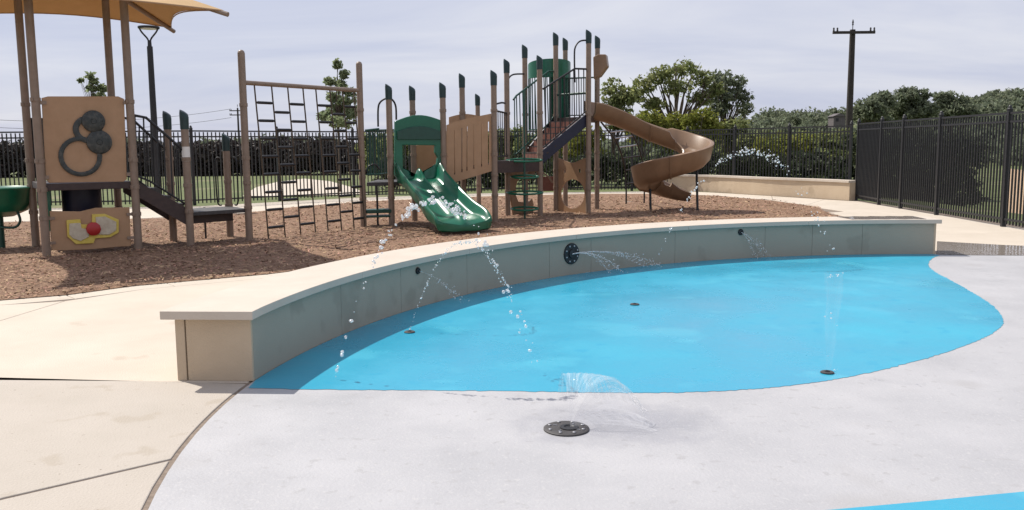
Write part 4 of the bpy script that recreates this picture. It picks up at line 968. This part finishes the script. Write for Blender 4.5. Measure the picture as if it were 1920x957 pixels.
# arched rung climber beside the spiral
cl = MB(); Ac = D3+Vector((-0.1, 0.1, 0)); Lr = [P(1126, 228, 21.2), P(1140, 245, 21.5), P(1152, 260, 21.8), P(1163, 283, 22.1), P(1171, 312, 22.4), P(1174, 345, 22.5), P(1174, 378, 22.5)]
offr = Vector((0.50, 0.25, 0.06)); Lr[-1].z = -0.02; Lr = smooth_path(Lr, 4); Rr = [p_+offr for p_ in Lr[:-1]]+[Vector((Lr[-1].x+0.5, Lr[-1].y+0.25, -0.02))]
cl.tube(Lr, 0.022, 8); cl.tube(Rr, 0.022, 8); cl = cl.build('rung_climber', 'blackm', ms, smooth=60)
for k in range(2, len(Lr)-2, 3):
    mb = MB(); mb.bar(Lr[k], Rr[k], 0.017, 8); mb.build('rung', 'steel' if k < 14 else 'dgrey', cl)
# wet film on the far end of the wall cap
wf = MB(); aw = np.linspace(a_of_px(1600, WH), a_of_px(1738, WH), 14)
wf.loft([[wp(a, 0.03+0.02*math.sin(i*1.9), WH+0.003), wp(a, TH+0.045-0.03*(i % 3), WH+0.003), wp(a, TH+0.04-0.03*(i % 3), WH+0.0045), wp(a, 0.035+0.02*math.sin(i*1.9), WH+0.0045)] for i, a in enumerate(aw)])
wf.build('wet_film', 'puddle', wall)

# ------------------------------------------------------------------ trees and shrubs
def clumps(blobs, dens, leaf, gap=0.5):
    """leaf quads gathered in clumps inside ellipsoids; blobs: (centre, (rx,ry,rz))"""
    C_, S_ = [], []
    for c_, r_ in blobs:
        r_ = np.array(r_); vol = float(np.prod(r_)**(1/3)); nc = max(5, int(58*gap))
        d = rng.normal(size=(nc, 3)); d /= np.linalg.norm(d, axis=1)[:, None]; cen = np.array(c_)+d*r_*(rng.random((nc, 1))**0.45)
        nl = int(dens*vol**2/nc*10)+4
        for q_ in cen:
            cr_ = vol*rng.uniform(0.12, 0.40)
            C_.append(q_+rng.normal(size=(nl, 3))*cr_*np.array([1, 1, 0.7])*0.6)
    c_ = np.concatenate(C_); n_ = len(c_)
    a_ = rng.normal(size=(n_, 3)); a_ /= np.linalg.norm(a_, axis=1)[:, None]; b_ = np.cross(a_, rng.normal(size=(n_, 3))); b_ /= np.linalg.norm(b_, axis=1)[:, None]
    ln = leaf*rng.uniform(0.6, 1.3, (n_, 1)); wd = ln*rng.uniform(0.35, 0.6, (n_, 1))
    q_ = np.stack([c_-a_*ln, c_+b_*wd+a_*ln*0.1, c_+a_*ln, c_-b_*wd+a_*ln*0.1], 1).reshape(-1, 3)
    return q_, np.arange(4*n_).reshape(-1, 4)
def tree(name, px, D, blobs, leaf, dens, m, label, cat='tree', trunk_r=0.09, group=None, gap=1.0, zground=None, twigs=0, depth=0.8, fork=0.45):
    """blobs in pixels: (px, py, rx, ry)"""
    sc = D/FPX; g0 = P(px, 300, D); zg = terrain_z(g0.x, D) if zground is None else zground; base_ = Vector((g0.x, D, zg))
    th_ = thing(name, base_, label, cat, group); B_ = []
    for bx_, by_, rx, ry in blobs:
        c_ = P(bx_, by_, D+random.uniform(-1, 1)*rx*sc*0.8); B_.append(((c_.x, c_.y, c_.z), (rx*sc, rx*sc*depth, ry*sc)))
    top = max(b_[0][2] for b_ in B_); mb = MB(); low = min(b_[0][2]-b_[1][2] for b_ in B_)
    zf = lerp(base_.z, top, fork); tp = [base_+Vector((0, 0, -0.1)), base_+Vector((random.gauss(0, 0.05), 0, (zf-base_.z)*0.5)), Vector((base_.x+random.gauss(0, 0.1), base_.y, zf))]
    cx_ = sum(b_[0][0] for b_ in B_)/len(B_); tip = Vector((lerp(base_.x, cx_, 0.5), base_.y, top))
    tp.append(tip); mb.tube(smooth_path(tp, 5), [trunk_r*(1.25-1.1*i/15) for i in range(16)], 8)
    for b_ in B_:
        c_ = Vector(b_[0]); st = Vector((base_.x, base_.y, lerp(base_.z, min(c_.z, zf), 0.85))); 
        for k in range(1+twigs):
            e_ = c_+Vector((random.uniform(-1, 1)*b_[1][0], random.uniform(-1, 1)*b_[1][1], random.uniform(-0.2, 1.0)*b_[1][2]))*(0.35 if k == 0 else 1.0)
            mid = st.lerp(e_, 0.5)+Vector((random.gauss(0, 0.12), random.gauss(0, 0.12), random.gauss(0.1, 0.1)))*(trunk_r/0.12)
            mb.tube(smooth_path([st, mid, e_], 4), [trunk_r*0.55*(1-i/9.5)*(1.0 if k == 0 else 0.5) for i in range(9)], 5)
    mb.build('trunk', 'bark', th_, smooth=60)
    q_, f_ = clumps(B_, dens, leaf, gap); fan_build('crown', q_, f_, m, th_)
    return th_
BT = 'trees beyond the fence'
tree('oak_tree', 1266, 40, [(1210, 160, 28, 18), (1192, 182, 20, 14), (1240, 142, 26, 16), (1280, 130, 34, 16), (1318, 150, 22, 16), (1268, 165, 30, 16), (1225, 195, 26, 12), (1315, 185, 24, 14), (1345, 168, 16, 12)], 0.09, 140, 'leaf_live', 'broad domed green tree with open limbs right behind the spiral slide', trunk_r=0.17, group=BT, gap=1.1, twigs=3)
tree('oak_tree', 1152, 38, [(1150, 172, 24, 24), (1162, 192, 24, 22), (1145, 205, 22, 20), (1180, 180, 18, 16), (1165, 225, 30, 22)], 0.09, 160, 'leaf_live', 'smaller leafy green tree between the tall tower and the domed tree', trunk_r=0.11, group=BT, twigs=2)
tree('oak_tree', 1352, 42, [(1350, 150, 26, 18), (1378, 158, 24, 18), (1335, 180, 24, 20), (1365, 185, 26, 18), (1392, 180, 18, 16), (1398, 205, 16, 14), (1345, 205, 22, 16)], 0.09, 120, 'leaf_grey', 'darker thin crowned tree with drooping tip to the right of the domed tree', trunk_r=0.13, group=BT, gap=1.1, twigs=3)
for px, D, top, m_, lb in ((1205, 36, 205, 'leaf_yellow', 'yellow green shrubby tree under the left limbs of the domed tree'), (1255, 36.5, 212, 'leaf_yellow', 'low yellow green shrubby tree around the trunk of the domed tree'), (1312, 35.5, 203, 'leaf_yellow', 'bright yellow green shrubby tree under the right limbs of the domed tree'), (1370, 36.5, 222, 'leaf_live', 'rounded green shrubby tree beyond the fence under the thin crowned tree')):
    tree('shrub_tree', px, D, [(px-14, top+22, 22, 16), (px+12, top+16, 22, 16), (px, top+45, 34, 26), (px+24, top+40, 22, 22)], 0.075, 300, m_, lb, 'shrub', 0.06, 'shrubs beyond the fence', twigs=1)
for px, D, bl, lb in ((1640, 50, [(1630, 205, 26, 20), (1655, 190, 26, 18), (1640, 225, 36, 16), (1615, 215, 18, 18)], 'grey green tree beyond the fence beside the tall power pole'), (1705, 52, [(1700, 185, 26, 20), (1722, 182, 22, 16), (1690, 210, 34, 18), (1730, 208, 28, 18)], 'tallest grey green tree of the group beyond the corner of the fences'), (1780, 54, [(1768, 188, 24, 16), (1795, 195, 22, 16), (1780, 212, 36, 16), (1815, 208, 20, 14)], 'grey green tree at the open end of the group beyond the fences')):
    tree('tree', px, D, bl, 0.11, 300, 'leaf_grey', lb, trunk_r=0.12, group=BT, twigs=3, gap=1.2)
tree('young_tree', 637, 31, [(633, 122, 9, 10), (645, 140, 9, 8), (620, 153, 12, 8), (640, 160, 12, 9), (655, 172, 12, 9), (625, 182, 16, 11), (648, 190, 18, 10), (635, 205, 22, 12), (610, 218, 14, 12), (660, 212, 16, 12), (638, 228, 26, 12)], 0.075, 260, 'leaf_young', 'slim young tree with big leaves rising behind the rope net', trunk_r=0.045, twigs=2, gap=1.0, fork=0.7)
tree('sapling', 178, 27, [(168, 142, 8, 6), (176, 152, 8, 7), (190, 165, 10, 8), (172, 166, 9, 7), (186, 180, 12, 8), (152, 151, 5, 3)], 0.075, 200, 'leaf_young', 'sparse sapling with bare upper twigs showing above the gear panel', trunk_r=0.03, twigs=5, gap=0.45, fork=0.8)
# shrubs behind the fence: a taller leafy row and a darker low row
row = [(705, 38, 250), (752, 37, 246), (800, 38, 243), (850, 36, 248), (905, 37, 244), (955, 38, 240), (1005, 36, 246), (1055, 37, 240), (1100, 36, 238), (1415, 36, 246), (1452, 35, 252), (1490, 36, 247), (1528, 35, 250), (1565, 34, 245)]
names_r = ['beside the net post', 'behind the slide hood', 'behind the left of the slide', 'behind the bridge start', 'behind the bridge end', 'behind the middle deck', 'behind the loop ladder', 'behind the high stairs', 'behind the tall tower', 'above the left of the low cream wall', 'above the left middle of the low cream wall', 'above the middle of the low cream wall', 'above the right middle of the low cream wall', 'beside the corner of the two fences']
for (px, D, top), nm in zip(row, names_r):
    m_ = 'leaf_yellow' if px in (1055, 1100, 1452, 1528) else 'leaf_live'
    tree('shrub', px, D, [(px-16, top+22, 24, 20), (px+15, top+16, 24, 18), (px, top+52, 34, 30), (px+20, top+56, 24, 24)], 0.075, 280, m_, 'leafy green shrub beyond the fence '+nm, 'shrub', 0.05, 'shrubs beyond the fence', twigs=1)
lowrow = [(740, 33), (800, 33.5), (860, 32.5), (925, 33), (990, 33.5), (1060, 32.5), (1125, 33), (1190, 33), (1250, 33.5), (1320, 33), (1385, 32), (1450, 31), (1510, 30), (1560, 29)]
for (px, D), nm in zip(lowrow, ['left of the slide hood', 'behind the slide opening', 'behind the bridge foot', 'behind the bridge end post', 'under the middle deck', 'behind the crawl panel', 'behind the rung climber', 'left of the spiral slide coil', 'behind the spiral slide coil', 'at the left end of the low cream wall', 'where the far droplet arc begins', 'under the far droplet arc', 'above the right half of the low cream wall', 'at the right end of the low cream wall']):
    tp_ = 285+random.uniform(-8, 8)
    tree('bush', px, D, [(px-18, tp_+20, 26, 16), (px+18, tp_+18, 26, 16), (px, tp_+42, 36, 20)], 0.085, 190, 'leaf_dark', 'low dark bush behind the fence '+nm, 'shrub', 0.03, 'dark bushes along the back fence', twigs=1)
rb = [(1618, 28.5, 246, 'nearest the fence corner'), (1650, 27.5, 250, 'second from the fence corner'), (1682, 28.5, 244, 'third from the fence corner'), (1715, 27, 250, 'fourth from the fence corner'), (1748, 27.5, 246, 'fifth from the fence corner'), (1780, 26.5, 250, 'sixth from the fence corner'), (1812, 27, 248, 'farthest from the fence corner')]
for px, D, tp_, nm in rb:
    tree('bush', px, D, [(px-14, tp_+20, 26, 22), (px+14, tp_+24, 26, 22), (px, tp_+58, 34, 34), (px-6, tp_+95, 32, 34), (px+8, tp_+125, 30, 26 if px < 1760 else 14)], 0.06, 330, 'leaf_dark', 'dark dense bush beyond the right fence, '+nm, 'shrub', 0.04, 'dark bushes beyond the right fence', twigs=1)
# dark hedgerow across the field, far woods on the rise
hb = []
for i in range(190):
    x = -36+29.5*i/189; hb.append(((x, 53+random.uniform(-1.5, 1.5), random.uniform(0.7, 1.15)), (0.7, 0.6, random.uniform(0.8, 1.1))))
q_, f_ = clumps(hb, 120, 0.13, 0.7); tag(fan_build('far_hedgerow', q_, f_, 'leaf_brown'), 'dark brown hedgerow across the grass field beyond the fence', 'hedgerow', kind='stuff')
fb = []
for i in range(420):
    px = random.uniform(-250, 2150); D = random.uniform(170, 360); p_ = P(px, 270, D); zg = terrain_z(p_.x, D); hgt = random.uniform(2.2, 4.5)*(1.0 if px > 1380 else 0.8)
    if px < 700 and random.random() < 0.5: continue
    fb.append(((p_.x, D, zg+hgt*0.5), (hgt*1.1, hgt, hgt*0.6)))
for i in range(130):
    px = random.uniform(1780, 2200); D = random.uniform(120, 330); p_ = P(px, 270, D); zg = terrain_z(p_.x, D); hgt = random.uniform(2.5, 4.5); fb.append(((p_.x, D, zg+hgt*0.4), (hgt*1.2, hgt, hgt*0.6)))
q_, f_ = clumps(fb, 3.2, 0.62, 0.8); tag(fan_build('far_woodland', q_, f_, 'leaf_grey'), 'far wooded rise along the horizon', 'woodland', kind='stuff')

# ------------------------------------------------------------------ poles, wires, far house, plank fence
lp0 = P(293, 300, 22.4); lz = Zat(Vector((lp0.x, lp0.y, 0)), 76); lt = Zat(Vector((lp0.x, lp0.y, 0)), 51)
ll = thing('light_pole', (lp0.x, lp0.y, 0), 'slim black light pole with an open ring head behind the tower stairs', 'light pole')
b0 = Vector((lp0.x, lp0.y, 0)); mb = MB(); mb.tube([b0+Vector((0, 0, -0.05)), b0+Vector((0, 0, 0.6)), b0+Vector((0, 0, lz-0.15))], [0.085, 0.085, 0.07], 14); mb.tube([b0+Vector((0, 0, lz-0.15)), b0+Vector((0, 0, lz))], [0.05, 0.045], 12); mb.build('pole', 'blackm', ll, smooth=50)
mb = MB(); wv = 0.235
for s in (-1, 1):
    mb.tube(smooth_path([b0+Vector((0.02*s, 0, lz-0.02)), b0+Vector((0.06*s, 0, lz+0.06)), b0+Vector((0.18*s, 0, lz+0.20)), b0+Vector((wv*s, 0, lt-0.02))], 5), 0.022, 8)
mb.build('yoke', 'blackm', ll, smooth=60)
mb = MB(); mb.lathe([(0.25, lt-0.04), (0.26, lt-0.015), (0.255, lt+0.01), (0.1, lt+0.03)], (b0.x, b0.y, 0), 24); hd_ = mb.build('lamp_head', 'blackm', ll, smooth=40)
mb = MB(); mb.lathe([(0.20, lt-0.05), (0.20, lt-0.041)], (b0.x, b0.y, 0), 20); mb.build('lens', 'lens', hd_)
def utility_pole(px, D, ytop, yarm, half, r, label, second=None):
    b = P(px, 260, D); zg = terrain_z(b.x, D); b = Vector((b.x, D, zg)); zt = Zat(Vector((b.x, D, 0)), ytop); za_ = Zat(Vector((b.x, D, 0)), yarm)
    t = thing('utility_pole', b, label, 'utility pole', 'power poles')
    mb = MB(); mb.tube([b+Vector((0, 0, -0.3)), Vector((b.x, b.y, zt))], [r*1.2, r*0.85], 12); mb.build('pole', 'pole', t, smooth=50)
    for za2 in [za_]+([Zat(Vector((b.x, D, 0)), second)] if second else []):
        mb = MB(); mb.box((b.x, b.y-r*1.1, za2), (half*2, 0.11, 0.13)); arm = mb.build('cross_arm', 'pole', t)
        for s in (-1, -0.82, 0.82, 1):
            mb = MB(); mb.lathe([(0.03, 0.06), (0.055, 0.10), (0.035, 0.14), (0.05, 0.18), (0.03, 0.24)], (b.x+s*half*0.96, b.y-r*1.1, za2), 8); mb.build('insulator', 'dgrey', arm, smooth=50)
    mb = MB(); mb.lathe([(0.02, -0.02), (0.02, 0.2), (0.05, 0.25), (0.03, 0.30), (0.05, 0.35), (0.015, 0.50)], (b.x, b.y, zt), 8); mb.build('top_insulator', 'dgrey', t, smooth=50)
    return b, za_
utility_pole(1591, 45, 56, 62, 1.05, 0.16, 'tall dark wooden power pole with one cross arm beyond the far fence')
pb2, za2 = utility_pole(448, 120, 203, 208, 1.05, 0.13, 'distant small power pole with two cross arms beyond the hedgerow', second=216)
for k, (px, py, zo) in enumerate(((-60, 222, 0.25), (-60, 236, -0.9))):
    e_ = P(px, py, 95); a_ = Vector((pb2.x-0.9, pb2.y, za2+zo)); mb = MB()
    mb.tube([a_.lerp(e_, i/16)+Vector((0, 0, -0.9*4*(i/16)*(1-i/16))) for i in range(17)], 0.022, 5)
    tag(mb.build('power_line', 'blackm'), ('upper' if k == 0 else 'lower')+' thin overhead wire running out from the distant power pole', 'wire', 'overhead wires')
hp = P(1569, 219, 230); hh_ = thing('house', (hp.x, hp.y, terrain_z(hp.x, hp.y)), 'tiny distant house with a dark roof on the wooded rise by the power pole', 'house')
zg = hh_.location.z; hz = hp.z
mb = MB(); mb.box((hp.x, hp.y, (zg+hz)/2), (3.0, 4, hz-zg)); mb.build('wall', 'roof', hh_)
mb = MB(); mb.prism([Vector((hp.x-1.8, hp.y-2.3, hz)), Vector((hp.x+1.8, hp.y-2.3, hz)), Vector((hp.x, hp.y-2.3, hz+0.8))], (0, 4.6, 0)); mb.build('roof', 'roof', hh_)
mb = MB(); mb.box((hp.x-0.6, hp.y-2.02, hz-0.9), (0.7, 0.06, 0.8)); mb.build('window', 'blackm', hh_)
# cedar plank fence down the slope on the right
w0 = P(1886, 330, 36); w1 = P(1990, 330, 28); wz = terrain_z(w0.x, 36); pf = thing('plank_fence', (w0.x, w0.y, wz), 'pale cedar plank fence standing on the grass beyond the black picket fence', 'fence')
un_ = (w1-w0); un_.z = 0; Lw = un_.length; un_.normalize(); ztop = Zat(Vector((w0.x, w0.y, 0)), 316)
for i in range(int(Lw/0.145)):
    c_ = w0+un_*(0.145*(i+0.5)); zt = ztop+random.uniform(-0.012, 0.012); mb = MB(); mb.box(Vector((c_.x, c_.y+random.uniform(-0.004, 0.004), (wz-0.2+zt)/2)), (0.138, 0.018, zt-wz+0.2), u=un_); mb.build('plank', 'wood', pf)
for zz in (0.35, 0.9):
    mb = MB(); c_ = (w0+w1)/2; mb.box(Vector((c_.x, c_.y-0.03, wz+zz)), (Lw, 0.04, 0.09), u=un_); mb.build('rail', 'wood', pf)
